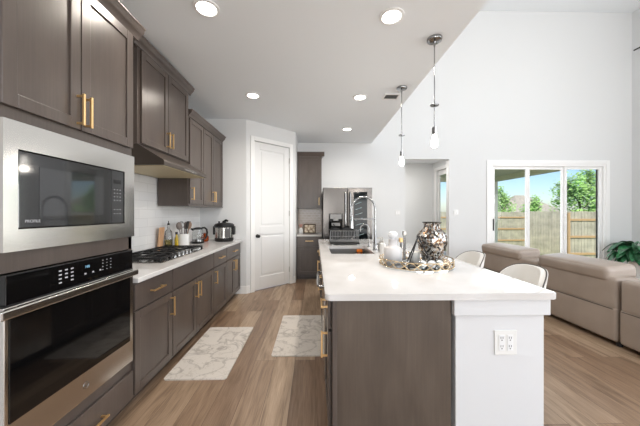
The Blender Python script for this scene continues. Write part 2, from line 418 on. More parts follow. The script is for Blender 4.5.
# wall behind the camera, with openings added to let fill light in
bm = nb(); y0, y1 = YF-.14, YF
wx = [(XL-.14, -1.5), (.9, 2.1), (6.3, XR+.14)]
for a, c in wx: box(bm, a, c, y0, y1, 0, CT)
for a, c, zs in ((-1.5, .9, [(0, .5), (2.4, CT)]), (2.1, 6.3, [(0, .35), (2.4, 3.3), (5.3, CT)])):
    for z0, z1 in zs: box(bm, a, c, y0, y1, z0, z1)
struct('wall_behind', bm, M['wall'])
# hall behind the opening
HX, HY = 3.34, 7.62
bm = nb(); box(bm, 1.6, HX+.12, HY, HY+.1, 0, 2.75); struct('wall_hall_back', bm, M['wall'])
bm = nb(); box(bm, 1.5, 1.6, t, HY+.1, 0, 2.75); struct('wall_hall_left', bm, M['wall'])
bm = nb(); box(bm, 1.5, HX+.12, t, HY+.1, 2.75, 2.85); struct('ceiling_hall', bm, M['ceil'])
bm = nb(); gy0, gy1 = 6.42, 7.38
box(bm, HX, HX+.12, gy1, HY, 0, 2.75); box(bm, HX, HX+.12, t, gy0, 0, 2.75); box(bm, HX, HX+.12, gy0, gy1, 2.5, 2.75)
struct('wall_hall_right', bm, M['wall'])
# baseboards
bm = nb(); box(bm, XL, -1.155+.012, 4.547, 4.56, 0, .13, .004); struct('baseboard_pantry_front', bm, M['trim'])
bm = nb(); PF.box(bm, 0, pu0-.085, 0, .13, 0, .013, .004); PF.box(bm, pu1+.085, LAB, 0, .13, 0, .013, .004); struct('baseboard_pantry_diagonal', bm, M['trim'])
bm = nb()
for a, c in ((1.12, OX0), (OX1, DX0-.09), (DX1+.09, XR)): box(bm, a, c, YB-.014, YB, 0, .13, .004)
struct('baseboard_back', bm, M['trim'])
bm = nb(); box(bm, XR-.014, XR, YF, YB, 0, .13, .004); struct('baseboard_right', bm, M['trim'])
bm = nb(); box(bm, 1.6, HX, HY-.013, HY, 0, .13, .004); struct('baseboard_hall', bm, M['trim'])

# ------------------------------------------------------------------ pantry door (door_1)
bm = nb(); PF.box(bm, pu0-.075, pu0, 0, ptop+.075, 0, .018, .004); PF.box(bm, pu1, pu1+.075, 0, ptop+.075, 0, .018, .004)
PF.box(bm, pu0, pu1, ptop, ptop+.075, 0, .018, .004)
PF.box(bm, pu0-.005, pu0+.001, 0, ptop, -.11, 0); PF.box(bm, pu1-.001, pu1+.005, 0, ptop, -.11, 0); struct('trim_1', bm, M['trim'])
bm = nb(); a, c = pu0+.004, pu1-.004; st = .115; zt = ptop-.004
w0, w1 = -.045, -.008
PF.box(bm, a, c, .012, zt, w0, w1-.012)
PF.box(bm, a, a+st, .012, zt, w0, w1, .003); PF.box(bm, c-st, c, .012, zt, w0, w1, .003)
for z0, z1 in ((.012, .24), (.98, 1.12), (zt-.125, zt)): PF.box(bm, a+st, c-st, z0, z1, w0, w1, .003)
for z0, z1 in ((.24, .98), (1.12, zt-.125)): PF.box(bm, a+st+.035, c-st-.035, z0+.035, z1-.035, w0, w1-.004, .006)
pd = struct('door_1', bm, M['door'])
bm = nb(); cyl(bm, PF.p(a+.06, .955, w1), PF.p(a+.06, .955, w1+.008), .032, seg=20); cyl(bm, PF.p(a+.06, .955, w1+.006), PF.p(a+.06, .955, w1+.04), .011)
for k in range(6):
    aa, bb = math.pi*k/6, math.pi*(k+1)/6
    cyl(bm, PF.p(a+.06, .955, w1+.055-.024*math.cos(aa)), PF.p(a+.06, .955, w1+.055-.024*math.cos(bb)), max(.001, .028*math.sin(aa)), max(.001, .028*math.sin(bb)), 18, False)
obj('door_knob', bm, M['dark_metal'], pd, True)
for z in (.28, 1.35, 2.35):
    bm = nb(); cyl(bm, PF.p(c+.001, z-.05, w1+.007), PF.p(c+.001, z+.05, w1+.007), .0065, seg=10); obj('hinge', bm, M['nickel'], pd)

# ------------------------------------------------------------------ sliding glass door (window_1)
bm = nb(); cw = .085
box(bm, DX0-cw, DX0, YB-.02, YB, 0, DZ+cw, .004); box(bm, DX1, DX1+cw, YB-.02, YB, 0, DZ+cw, .004); box(bm, DX0, DX1, YB-.02, YB, DZ, DZ+cw, .004)
struct('trim_2', bm, M['trim'])
bm = nb()
box(bm, DX0, DX0+.05, YB-.01, YB+.13, 0, DZ); box(bm, DX1-.05, DX1, YB-.01, YB+.13, 0, DZ); box(bm, DX0+.05, DX1-.05, YB-.01, YB+.13, DZ-.05, DZ)
box(bm, DX0+.05, DX1-.05, YB-.01, YB+.13, 0, .04)
win = struct('window_1', bm, M['trim'])
pw = (DX1-DX0-.1)/3
for k in range(3):
    x0 = DX0+.05+k*pw-(.02 if k else 0); x1 = DX0+.05+(k+1)*pw+(.02 if k < 2 else 0); yy = YB+.03+.03*(k % 2)
    st = .075 if k != 2 else .06
    bm = nb()
    box(bm, x0, x0+st, yy, yy+.04, .04, DZ-.05, .003); box(bm, x1-st, x1, yy, yy+.04, .04, DZ-.05, .003)
    box(bm, x0+st, x1-st, yy, yy+.04, .04, .14, .003); box(bm, x0+st, x1-st, yy, yy+.04, DZ-.11, DZ-.05, .003)
    sash = obj('sash', bm, M['trim'], win)
    bm = nb(); box(bm, x0+st, x1-st, yy+.017, yy+.022, .14, DZ-.11); obj('pane', bm, M['pane'], sash)
    if k == 0:
        bm = nb(); box(bm, x0+.025, x0+.045, yy-.03, yy, .95, 1.22, .006); obj('handle', bm, M['dark_metal'], sash)
    if k == 2:
        bm = nb(); box(bm, x1-st-.03, x1-st, yy+.041, yy+.055, .14, DZ-.11); obj('screen_edge', bm, M['dark_metal'], sash)

# ------------------------------------------------------------------ hall door with glass (door_2)
bm = nb()
box(bm, HX-.016, HX, gy1, gy1+.085, 0, 2.585, .003); box(bm, HX-.016, HX, gy0-.085, gy0, 0, 2.585, .003); box(bm, HX-.016, HX, gy0, gy1, 2.5, 2.585, .003)
struct('trim_3', bm, M['trim'])
bm = nb(); x0, x1 = HX+.05, HX+.09
box(bm, x0, x1, gy0+.004, gy0+.06, .01, 2.495, .003); box(bm, x0, x1, gy1-.06, gy1-.004, .01, 2.495, .003)
box(bm, x0, x1, gy0+.06, gy1-.06, .01, .26, .003); box(bm, x0, x1, gy0+.06, gy1-.06, 2.37, 2.495, .003)
d2 = struct('door_2', bm, M['door'])
bm = nb(); box(bm, x0+.015, x0+.022, gy0+.06, gy1-.06, .26, 2.37); obj('pane', bm, M['pane'], d2)
bm = nb(); cyl(bm, (x0-.05, gy1-.03, 1.0), (x0, gy1-.03, 1.0), .012); box(bm, x0-.056, x0-.044, gy1-.17, gy1-.05, .992, 1.008, .003); obj('handle', bm, M['dark_metal'], d2)

# ------------------------------------------------------------------ left backsplash, nook backsplash
bm = nb(); box(bm, XL, XL+.01, 1.87, 4.56, .916, 2.0); struct('wall_backsplash_left', bm, M['tile'])
bm = nb(); box(bm, -.38, .15, YB-.01, YB, .916, 1.47); struct('wall_backsplash_nook', bm, M['tile_nook'])

# ================================================================== left run of cabinets
FX = -1.256                                      # face plane of the left base cabinets (door fronts 2 cm further out)
LF = Face((FX, 0, 0), (0, 1, 0), (1, 0, 0))
TY0, TY1 = 1.084, 1.872
def crown(bm, F, u0, u1, z, depth, left=True, right=True):
    prof = [(0, 0), (.012, 0), (.018, .018), (.034, .034), (.048, .05), (.052, .068), (.06, .075), (.06, .085), (0, .085)]
    f = lambda p, q, a: F.p(a, z+q, p)
    extrude_profile(bm, prof, f, u0-(.06 if left else 0), u1+(.06 if right else 0))
    for s, ok in ((u0, left), (u1, right)):
        if ok:
            sg = -1 if s == u0 else 1
            extrude_profile(bm, prof, lambda p, q, a: F.p(s+sg*p, z+q, a), -depth, .0)
t = thing('oven_cabinet', 'tall dark-stained cabinet holding the microwave and oven at far left', 'cabinet', (FX, (TY0+TY1)/2, 0))
bm = nb(); LF.box(bm, TY0, TY1, 0, .1, -.62, -.075)
LF.box(bm, TY0, TY1, .1, .366, -.645, 0); LF.box(bm, TY0, TY1, 1.745, 2.60, -.645, 0)
LF.box(bm, TY0, TY0+.0015, .366, 1.745, -.645, 0); LF.box(bm, TY1-.03, TY1, .366, 1.745, -.645, 0)
LF.box(bm, TY0, TY1, 1.118, 1.203, -.645, 0); LF.box(bm, TY0, TY1, .366, 1.745, -.645, -.6)
obj('cabinet_body', bm, M['cab'], t)
bm = nb(); crown(bm, LF, TY0, TY1, 2.575, .6, False, True); obj('crown_moulding', bm, M['cab'], t, True)
mid = (TY0+TY1)/2
add_door(LF, t, TY0+.006, 1.449, 1.80, 2.57, 1.428, 1.90, L=.165)
add_door(LF, t, 1.455, TY1-.012, 1.80, 2.57, 1.476, 1.90, L=.165)
add_door(LF, t, TY0+.012, TY1-.012, .108, .29, mid+.04, .185, 'h', name='drawer', flat=True)
# microwave
t = thing('microwave', 'built-in microwave with stainless trim and dark glass above the oven', 'microwave', (FX, mid, 1.205))
m0, m1, z0, z1 = TY0+.002, TY1-.014, 1.205, 1.742
g0, g1, y0, y1 = 1.140, 1.766, 1.295, 1.628
bm = nb(); LF.box(bm, m0, g0, z0, z1, -.02, .028); LF.box(bm, g1, m1, z0, z1, -.02, .028)
LF.box(bm, g0, g1, z0, y0, -.02, .028); LF.box(bm, g0, g1, y1, z1, -.02, .028); obj('trim_frame', bm, M['steel'], t)
bm = nb(); LF.box(bm, g0+.004, g1-.11, y0+.004, y1-.004, -.3, .024, .003); md = obj('door', bm, M['mw_glass'], t)
bm = nb(); LF.box(bm, g0+.09, g1-.17, y0+.055, y1-.06, .0243, .0249)
obj('window', bm, mat('microwave_window', (44, 46, 49), .05, 0, ior=1.8), md)
bm = nb(); LF.box(bm, g1-.108, g1-.004, y0+.004, y1-.004, -.3, .024, .003); cp = obj('control_panel', bm, M['mw_glass'], t)
bm = nb(); LF.box(bm, g1-.09, g1-.03, y1-.085, y1-.06, .0242, .0248); obj('display', bm, M['screen'], cp)
bm = nb()
for r in range(4):
    for q in range(3): LF.box(bm, g1-.09+q*.024, g1-.078+q*.024, y1-.125-r*.022, y1-.119-r*.022, .0242, .0246)
for q in range(3):
    for r in range(2): LF.box(bm, g1-.09+q*.024, g1-.078+q*.024, y0+.085-r*.025, y0+.091-r*.025, .0242, .0246)
obj('keypad_print', bm, mat('dim_print', (120, 122, 124), .6), cp)
T = LF.T @ Matrix.Translation((g0+.062, y0+.032, .0245)); obj('lettering', text_bm('PROFILE', .018, T), M['marks'], md)
# oven
t = thing('built_in_oven', 'built-in stainless oven with black glass door and bar handle below the microwave', 'oven', (FX, mid, .366))
o0, o1 = TY0+.002, TY1-.028
bm = nb(); LF.box(bm, o0, o1, .369, .985, -.55, .03, .004)
od = obj('door', bm, M['steel'], t)
bm = nb(); LF.box(bm, o0+.018, o1-.035, .515, .972, .0302, .034, .001); obj('glass', bm, M['black_glass'], od)
bm = nb(); LF.box(bm, o0+.005, o1-.005, .992, 1.114, -.55, .03, .004); cp = obj('control_panel', bm, M['black_glass'], t)
bm = nb(); LF.box(bm, o0, o1, .9855, .992, -.5, .027); obj('vent_gap', bm, M['black'], cp)
bm = nb(); LF.box(bm, o0-.034, o1+.012, .945, .983, .044, .060, .006, 3)
for u in (o0+.04, o1-.04): LF.box(bm, u-.014, u+.014, .952, .976, .03, .048, .003)
obj('handle', bm, M['steel'], od)
uu = lambda px: (o0+o1)/2+px
bm = nb(); LF.box(bm, uu(-.02), uu(.085), 1.058, 1.088, .0302, .0308); disp = obj('display', bm, M['screen'], cp)
obj('clock_digits', text_bm('7:05', .018, LF.T @ Matrix.Translation((uu(.012), 1.074, .031))), M['display'], cp)
bm = nb()
for r in range(4):
    for q in range(3):
        if r == 3 and q == 1: continue
        LF.box(bm, uu(-.15+q*.032), uu(-.135+q*.032), 1.08-r*.019, 1.0865-r*.019, .0302, .0306)
for q, u in enumerate((.0, .05, .1)): LF.box(bm, uu(u-.006), uu(u+.006), 1.034, 1.042, .0302, .0306)
for q in range(3):
    for r in range(4): LF.box(bm, uu(.115+q*.03), uu(.122+q*.03), 1.088-r*.018, 1.0915-r*.018, .0302, .0306)
obj('keypad_print', bm, M['marks'], cp)
bm = nb(); c0 = LF.p((o0+o1)/2+.005, .44, .0305)
for rr in (.017,):
    tube(bm, [c0+Vector((0, rr*math.cos(a), rr*math.sin(a))) for a in [2*math.pi*k/24 for k in range(24)]], .0016, 6, True)
obj('badge', bm, M['chrome'], od, True)
bm = text_bm('GE', .018, LF.T @ Matrix.Translation(((o0+o1)/2+.005, .44, .0308))); obj('lettering', bm, M['chrome'], od)

# base cabinets along the left wall
CH = .878
def base_body(root, F, u0, u1, depth=.62):
    bm = nb(); F.box(bm, u0, u1, .1, CH, -depth, 0); F.box(bm, u0, u1, 0, .1, -depth, -.075); obj('cabinet_body', bm, M['cab'], root)
units = [(1.874, 2.372, 'single', 'dark-stained base cabinet beside the oven, one drawer over one door'),
         (2.372, 3.322, 'cook', 'wide dark-stained base cabinet with two doors under the cooktop'),
         (3.322, 3.812, 'single', 'narrow dark-stained base cabinet just past the cooktop, under the kettle'),
         (3.812, 4.545, 'double', 'dark-stained base cabinet at the pantry wall, under the pressure cooker')]
for u0, u1, kind, lab in units:
    t = thing('base_cabinet', lab, 'cabinet', (FX, (u0+u1)/2, 0), 'base cabinets of the left run')
    base_body(t, LF, u0, u1); g = .006; um = (u0+u1)/2
    if kind == 'single':
        add_door(LF, t, u0+g, u1-g, .69, .868, um, .78, 'h', .16, 'drawer', True)
        add_door(LF, t, u0+g, u1-g, .108, .676, (u1-.036) if u0 < 2 else (u0+.036), .565)
    elif kind == 'cook':
        obj('drawer_front', slab(LF, u0+g, u1-g, .69, .868), M['cab'], t)
        add_door(LF, t, u0+g, um-.003, .108, .676, um-.033, .565); add_door(LF, t, um+.003, u1-g, .108, .676, um+.033, .565)
    else:
        add_door(LF, t, u0+g, u1-.05, .69, .868, um-.02, .78, 'h', .16, 'drawer', True)
        um -= .022
        add_door(LF, t, u0+g, um-.003, .108, .676, um-.033, .565); add_door(LF, t, um+.003, u1-.05, .108, .676, um+.033, .565)
bm = nb(); box(bm, XL, FX+.045, 1.874, 4.558, CH+.002, .915, .004)
tag(obj('countertop', bm, M['quartz'], loc=(-1.6, 3.2, .88)), 'long white quartz countertop of the left wall run under the cooktop', 'countertop')

# upper cabinets
UX = -1.552
UF = Face((UX, 0, 0), (0, 1, 0), (1, 0, 0))
t = thing('upper_cabinet', 'tallest dark-stained wall cabinet with two doors above the range hood', 'cabinet', (UX, 2.8, 1.97), 'wall cabinets of the left run')
bm = nb(); UF.box(bm, 2.385, 3.318, 1.97, 2.85, -.36, 0); obj('cabinet_body', bm, M['cab'], t)
bm = nb(); crown(bm, UF, 2.385, 3.318, 2.815, .34); obj('crown_moulding', bm, M['cab'], t, True)
um = 2.855
add_door(UF, t, 2.42, um-.003, 1.98, 2.805, um-.032, 2.115); add_door(UF, t, um+.003, 3.30, 1.98, 2.805, um+.032, 2.115)
for u0, u1, n, lab in ((3.324, 3.742, 1, 'dark-stained wall cabinet with one door, next past the range hood'), (3.744, 4.556, 2, 'dark-stained two-door wall cabinet ending the left run at the pantry')):
    t = thing('upper_cabinet', lab, 'cabinet', (UX, (u0+u1)/2, 1.46), 'wall cabinets of the left run')
    bm = nb(); UF.box(bm, u0, u1, 1.462, 2.60, -.36, 0); obj('cabinet_body', bm, M['cab'], t)
    bm = nb(); crown(bm, UF, u0, u1, 2.545, .34, False, False); obj('crown_moulding', bm, M['cab'], t, True)
    bm = nb(); UF.box(bm, u0, u1, 1.445, 1.462, -.36, .012, .002); obj('light_rail', bm, M['cab'], t)
    if n == 1: add_door(UF, t, u0+.02, u1-.006, 1.475, 2.53, u0+.055, 1.60)
    else:
        um = (u0+u1)/2-.05
        add_door(UF, t, u0+.006, um-.003, 1.475, 2.53, um-.03, 1.60); add_door(UF, t, um+.003, u1-.04, 1.475, 2.53, um+.03, 1.60)
# range hood
t = thing('range_hood', 'slanted under-cabinet range hood over the gas cooktop', 'range hood', (UX, 2.85, 1.78))
bm = nb(); prof = [(-.35, 1.968), (0.0, 1.968), (.225, 1.83), (.235, 1.815), (.235, 1.785), (-.35, 1.785)]
extrude_profile(bm, prof, lambda p, q, a: UF.p(a, q, p), 2.385, 3.318); obj('hood_shell', bm, M['hoodmetal'], t)
bm = nb(); UF.box(bm, 2.41, 3.29, 1.778, 1.7845, -.33, .215); obj('filter', bm, M['filter'], t)
bm = nb(); UF.box(bm, 2.75, 3.02, 1.793, 1.808, .2351, .238, .0005); obj('control_strip', bm, M['steel'], t)

# ------------------------------------------------------------------ cooktop
CX0, CX1, CY0, CY1, CZ = -1.845, -1.345, 2.40, 3.325, .9155
t = thing('cooktop', 'gas cooktop with black iron grates set in the left countertop', 'cooktop', ((CX0+CX1)/2, 2.86, CZ))
bm = nb(); box(bm, CX0, CX1, CY0, CY1, CZ, CZ+.009, .003); obj('steel_pan', bm, M['steel'], t)
for k in range(3):
    a = CY0+.02+k*.302; c = a+.29
    bm = nb(); z = CZ+.05; x0, x1 = CX0+.03, CX1-.03-(.075 if k == 1 else .0)
    for yy in (a, c): box(bm, x0, x1, yy-.007, yy+.007, z-.016, z, .003)
    for xx in (x0, (x0+x1)/2, x1): box(bm, xx-.007, xx+.007, a, c, z-.016, z, .003)
    for xx in ((3*x0+x1)/4, (x0+3*x1)/4): box(bm, xx-.006, xx+.006, a, c, z-.014, z, .002)
    box(bm, x0, x1, (a+c)/2-.006, (a+c)/2+.006, z-.014, z, .002)
    for xx in (x0+.004, x1-.004):
        for yy in (a+.004, c-.004): box(bm, xx-.009, xx+.009, yy-.009, yy+.009, CZ+.009, z-.012)
    obj('grate', bm, M['iron'], t)
for bx, by, r in ((-1.71, 2.57, .05), (-1.48, 2.57, .04), (-1.63, 2.867, .065), (-1.71, 3.17, .045), (-1.48, 3.17, .05)):
    bm = nb(); lathe(bm, [(0, 0), (r, 0), (r, .012), (r*.8, .016), (r*.8, .024), (0, .026)], (bx, by, CZ+.009), 24); obj('burner', bm, M['iron'], t, True)
for k in range(5):
    bm = nb(); lathe(bm, [(0, 0), (.024, 0), (.024, .006), (.021, .01), (.02, .034), (.017, .038), (0, .038)], (-1.392, 2.70+k*.083, CZ+.009), 20); obj('knob', bm, M['chrome'], t, True)

# ------------------------------------------------------------------ things on the left countertop
CTZ = .9155
t = thing('cutting_board', 'wooden cutting board leaning on the white tile behind the cooktop', 'cutting board', (-1.89, 3.33, CTZ))
bm = nb(); R = Matrix.Translation((-1.925, 3.285, CTZ)) @ Matrix.Rotation(math.radians(6), 4, 'Y') @ Matrix.Translation((.026, 0, .002))
box(bm, -.009, .009, -.0, .105, 0, .27, .008, 3, R); o = obj('board', bm, M['board'], t)
def bottle(name, label, cat, c, prof, m, cap=None, capm=None, fill=None, seg=24):
    t = thing(name, label, cat, c)
    bm = nb(); lathe(bm, prof, c, seg); b_ = obj('bottle', bm, m, t, True)
    if fill: bm = nb(); lathe(bm, fill[0], c, seg); obj('contents', bm, fill[1], t, True)
    if cap: bm = nb(); lathe(bm, cap, c, 20); obj('cap', bm, capm, t, True)
    return t
bottle('oil_bottle', 'tall clear bottle of pale oil with pourer, in front of the cutting board', 'bottle', (-1.85, 3.445, CTZ),
       [(0, 0), (.042, 0), (.044, .01), (.044, .18), (.036, .21), (.015, .24), (.013, .29), (0, .29)], M['glass'],
       [(0, .29), (.014, .29), (.014, .312), (.006, .316), (.005, .345), (0, .346)], M['dark_metal'],
       ([(0, .004), (.038, .004), (.04, .012), (.04, .11), (0, .11)], M['oil']))
bottle('oil_bottle', 'short bottle of yellow oil with black cap beside the utensil crock', 'bottle', (-1.77, 3.485, CTZ),
       [(0, 0), (.022, 0), (.023, .01), (.023, .10), (.018, .13), (.011, .15), (.011, .17), (0, .17)], M['yellow'],
       [(0, .17), (.015, .17), (.015, .2), (0, .2)], M['black'])
t = thing('utensil_crock', 'white ceramic crock standing on the counter behind the cooktop', 'crock', (-1.745, 3.60, CTZ))
bm = nb(); lathe(bm, [(0, 0), (.07, 0), (.078, .01), (.082, .168), (.079, .17), (.074, .166), (.07, .02), (0, .018)], (-1.745, 3.60, CTZ), 32); obj('crock', bm, M['white_gloss'], t, True)
ut = [(-.03, .03, 'whisk', 'balloon whisk standing leftmost in the white crock'), (.0, .03, 'spoon', 'grey serving spoon in the middle of the white crock'),
      (.035, .0, 'spatula', 'dark spatula at the front of the white crock'), (-.01, -.03, 'ladle', 'grey ladle leaning left in the white crock'), (.03, .035, 'spoon', 'brown wooden spoon rightmost in the white crock')]
for dx, dy, kind, lab in ut:
    b0 = Vector((-1.745+dx*.5, 3.60+dy*.5, CTZ+.022)); b1 = Vector((-1.745+dx*1.5, 3.60+dy*2.0, CTZ+.24)); d = (b1-b0).normalized()
    t = thing(kind, lab, kind, b0, 'kitchen tools in the crock')
    mm = M['wooden'] if 'wooden' in lab else (M['black'] if kind == 'spatula' else M['grey_tool'])
    bm = nb(); tube(bm, [b0, b1], .006, 8); obj('shaft', bm, mm, t)
    bm = nb()
    if kind == 'whisk':
        for k in range(5):
            a = math.pi*k/5; u = d.orthogonal().normalized(); w = d.cross(u); e = u*math.cos(a)+w*math.sin(a)
            tube(bm, [b1+d*(.09*(1-math.cos(s))/2)+e*.034*math.sin(s) for s in [math.pi*j/8 for j in range(9)]]+[b1+d*.09-e*.001], .0016, 5)
            tube(bm, [b1+d*(.09*(1-math.cos(s))/2)-e*.034*math.sin(s) for s in [math.pi*j/8 for j in range(9)]], .0016, 5)
        obj('wires', bm, M['chrome'], t)
    elif kind == 'spatula':
        R = Matrix.Translation(b1) @ d.to_track_quat('Z', 'Y').to_matrix().to_4x4(); box(bm, -.036, .036, -.003, .003, -.005, .095, .002, 1, R); obj('blade', bm, mm, t)
    else:
        R = Matrix.Translation(b1+d*.035) @ d.to_track_quat('Z', 'X').to_matrix().to_4x4() @ Matrix.Diagonal((.9 if kind == 'spoon' else 1.1, .35 if kind == 'spoon' else .8, 1.35, 1))
        ball(bm, (0, 0, 0), .038); bmesh.ops.transform(bm, matrix=R, verts=bm.verts); obj('bowl', bm, mm, t, True)
# kettle
c = (-1.72, 4.0, CTZ); t = thing('electric_kettle', 'glass electric kettle with black handle on the left countertop', 'kettle', c)
bm = nb(); lathe(bm, [(0, 0), (.085, 0), (.088, .006), (.088, .028), (0, .028)], c, 32); obj('power_base', bm, M['black'], t, True)
bm = nb(); lathe(bm, [(0, .028), (.08, .028), (.08, .06), (0, .06)], c, 32); obj('heater_ring', bm, M['chrome'], t, True)
bm = nb(); lathe(bm, [(.078, .06), (.08, .09), (.074, .15), (.062, .2), (.06, .2), (.072, .15), (.078, .09), (.076, .061)], c, 32); obj('glass_jug', bm, M['glass'], t, True)
bm = nb(); lathe(bm, [(0, .2), (.064, .2), (.063, .222), (.03, .232), (0, .233)], c, 32)
tube(bm, [(c[0]-.055, c[1]-.03, c[2]+.2), (c[0]-.085, c[1]-.045, c[2]+.215)], [.02, .01], 10); obj('lid', bm, M['black'], t, True)
bm = nb(); hd = Vector((.8, .3, 0)).normalized(); pts = [Vector(c)+hd*r+Vector((0, 0, z)) for r, z in ((.05, .222), (.09, .225), (.118, .2), (.125, .15), (.115, .09), (.085, .05))]
tube(bm, pts, [.012, .013, .014, .014, .013, .01], 10); obj('handle', bm, M['black'], t, True)
# red jar
t = thing('amber_jar', 'small amber red glass jar between kettle and pressure cooker', 'jar', (-1.71, 4.23, CTZ))
bm = nb(); lathe(bm, [(0, 0), (.045, 0), (.055, .02), (.055, .07), (.04, .095), (.036, .105), (0, .105)], (-1.71, 4.23, CTZ), 24); obj('jar', bm, M['red'], t, True)
bm = nb(); lathe(bm, [(0, .105), (.04, .105), (.04, .125), (.01, .13), (0, .14)], (-1.71, 4.23, CTZ), 24); obj('lid', bm, M['red'], t, True)
# pressure cooker
c = (-1.435, 4.30, CTZ); t = thing('pressure_cooker', 'black and stainless electric pressure cooker at the pantry end of the counter', 'pressure cooker', c)
bm = nb(); lathe(bm, [(0, 0), (.135, 0), (.142, .01), (.144, .055), (0, .055)], c, 40); obj('base', bm, M['black'], t, True)
bm = nb(); lathe(bm, [(0, .055), (.139, .055), (.139, .215), (0, .215)], c, 40); obj('steel_body', bm, M['steel'], t, True)
bm = nb(); lathe(bm, [(0, .215), (.15, .215), (.154, .225), (.152, .255), (.13, .275), (.07, .288), (0, .29)], c, 40); ld = obj('lid', bm, M['black'], t, True)
bm = nb(); box(bm, c[0]-.02, c[0]+.02, c[1]-.05, c[1]+.05, c[2]+.285, c[2]+.315, .012, 3)
tube(bm, [(c[0]-.02, c[1], c[2]+.3), (c[0]+.03, c[1]-.01, c[2]+.33), (c[0]+.06, c[1]-.02, c[2]+.315)], .016, 10); obj('lid_handle', bm, M['black'], ld, True)
bm = nb(); cyl(bm, (c[0]-.075, c[1]-.02, c[2]+.275), (c[0]-.075, c[1]-.02, c[2]+.312), .014); obj('steam_valve', bm, M['black'], ld)
for s in (-1, 1):
    bm = nb(); box(bm, c[0]+s*.135, c[0]+s*.168, c[1]-.04, c[1]+.04, c[2]+.1, c[2]+.235, .01, 2); obj('side_handle', bm, M['black'], t)
bm = nb(); dd = Vector((.62, -.78, 0)).normalized(); R = Matrix.Translation(Vector(c)+dd*.1395) @ Matrix.Rotation(math.atan2(dd.x, -dd.y), 4, 'Z')
box(bm, -.045, .045, -.006, .003, .062, .21, .004, 2, R); obj('control_panel', bm, mat('dark_panel', (70, 68, 67), .3), t)
# kettle cord and its outlet
t = thing('power_outlet', 'white wall outlet on the tile above the kettle with a plugged cord', 'outlet', (XL+.01, 4.08, 1.2))
bm = nb(); box(bm, XL+.0102, XL+.016, 4.045, 4.115, 1.14, 1.255, .002); obj('cover_plate', bm, M['white_gloss'], t)
bm = nb(); tube(bm, [(XL+.02, 4.08, 1.225), (XL+.07, 4.09, 1.235), (XL+.075, 4.06, 1.15), (XL+.05, 4.0, 1.02), (XL+.06, 3.95, .935), (XL+.1, 3.93, .922), (-1.812, 3.985, .922)], .0035, 6)
tag(obj('appliance_cable', bm, M['black'], loc=(XL+.05, 4.0, .95), smooth=True), 'thin black power cord running from the tile wall down to the kettle', 'cable')

# ================================================================== back nook
BF = Face((0, 5.49, 0), (1, 0, 0), (0, -1, 0)); bx0, bx1 = -.378, .14
t = thing('base_cabinet', 'dark-stained base cabinet in the back nook between pantry and refrigerator', 'cabinet', (-.12, 5.49, 0))
base_body(t, BF, bx0, bx1, .57)
add_door(BF, t, bx0+.02, bx1-.02, .69, .868, -.115, .79, 'h', .16, 'drawer', True); add_door(BF, t, bx0+.02, bx1-.02, .108, .676, bx1-.055, .565)
bm = nb(); box(bm, bx0, bx1, 5.45, YB-.011, CH+.002, .915, .004); tag(obj('countertop', bm, M['quartz'], loc=(-.12, 5.7, .88)), 'short white countertop in the back nook under the tan tile', 'countertop')
BU = Face((0, 5.75, 0), (1, 0, 0), (0, -1, 0))
t = thing('upper_cabinet', 'dark-stained single-door wall cabinet left of the refrigerator', 'cabinet', (-.12, 5.75, 1.45))
bm = nb(); BU.box(bm, bx0, bx1, 1.45, 2.60, -.318, 0); obj('cabinet_body', bm, M['cab'], t)
bm = nb(); crown(bm, BU, bx0, bx1, 2.56, .3, False, True); obj('crown_moulding', bm, M['cab'], t, True)
add_door(BU, t, bx0+.02, bx1-.02, 1.465, 2.545, bx1-.055, 1.6)
t = thing('picture_frame', 'small framed pale print leaning on the nook counter', 'picture frame', (-.11, 5.8, CTZ))
R = Matrix.Translation((-.115, 5.80, CTZ+.002)) @ Matrix.Rotation(math.radians(-8), 4, 'X')
bm = nb()
for a in ((-.13, -.108, 0, .2), (.108, .13, 0, .2), (-.108, .108, 0, .02), (-.108, .108, .18, .2)): box(bm, a[0], a[1], -.012, .012, a[2], a[3], .003, 1, R)
obj('frame', bm, mat('dark_frame', (84, 66, 48), .5), t)
bm = nb(); box(bm, -.108, .108, -.004, .004, .02, .18, 0, 1, R); obj('print', bm, M['art'], t)
bottle('soap_bottle', 'small white bottle with a pinkish top left of the picture frame', 'bottle', (-.305, 5.80, CTZ),
       [(0, 0), (.045, 0), (.05, .01), (.05, .08), (.03, .11), (.025, .125), (0, .125)], M['white_gloss'],
       [(0, .125), (.022, .125), (.03, .16), (.04, .175), (.03, .2), (0, .205)], mat('dusty_pink', (196, 150, 138), .6))

# ------------------------------------------------------------------ refrigerator
RX0, RX1, RY, RZ = .152, 1.085, 5.10, 1.835
t = thing('refrigerator', 'large stainless french-door refrigerator with dark glass panel and water dispenser', 'refrigerator', ((RX0+RX1)/2, 5.5, 0))
bm = nb(); box(bm, RX0+.006, RX1-.006, RY+.07, 6.05, .02, RZ-.03, .004); obj('body', bm, mat('dark_grey_case', (92, 91, 90), .45, .3), t)
RF = Face((0, RY+.065, 0), (1, 0, 0), (0, -1, 0)); xm = (RX0+RX1)/2
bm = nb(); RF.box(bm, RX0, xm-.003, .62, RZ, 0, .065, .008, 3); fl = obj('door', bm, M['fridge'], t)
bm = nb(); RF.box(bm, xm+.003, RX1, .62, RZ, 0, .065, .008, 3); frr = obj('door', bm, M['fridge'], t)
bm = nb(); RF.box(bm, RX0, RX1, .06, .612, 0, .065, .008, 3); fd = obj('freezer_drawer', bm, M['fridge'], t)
for d_, u in ((fl, xm-.045), (frr, xm+.045)):
    bm = nb(); tube(bm, [RF.p(u, z, .065+w) for z, w in ((.70, 0), (.705, .04), (.74, .05), (1.70, .05), (1.735, .04), (1.74, 0))], .013, 12); obj('handle', bm, M['chrome'], d_, True)
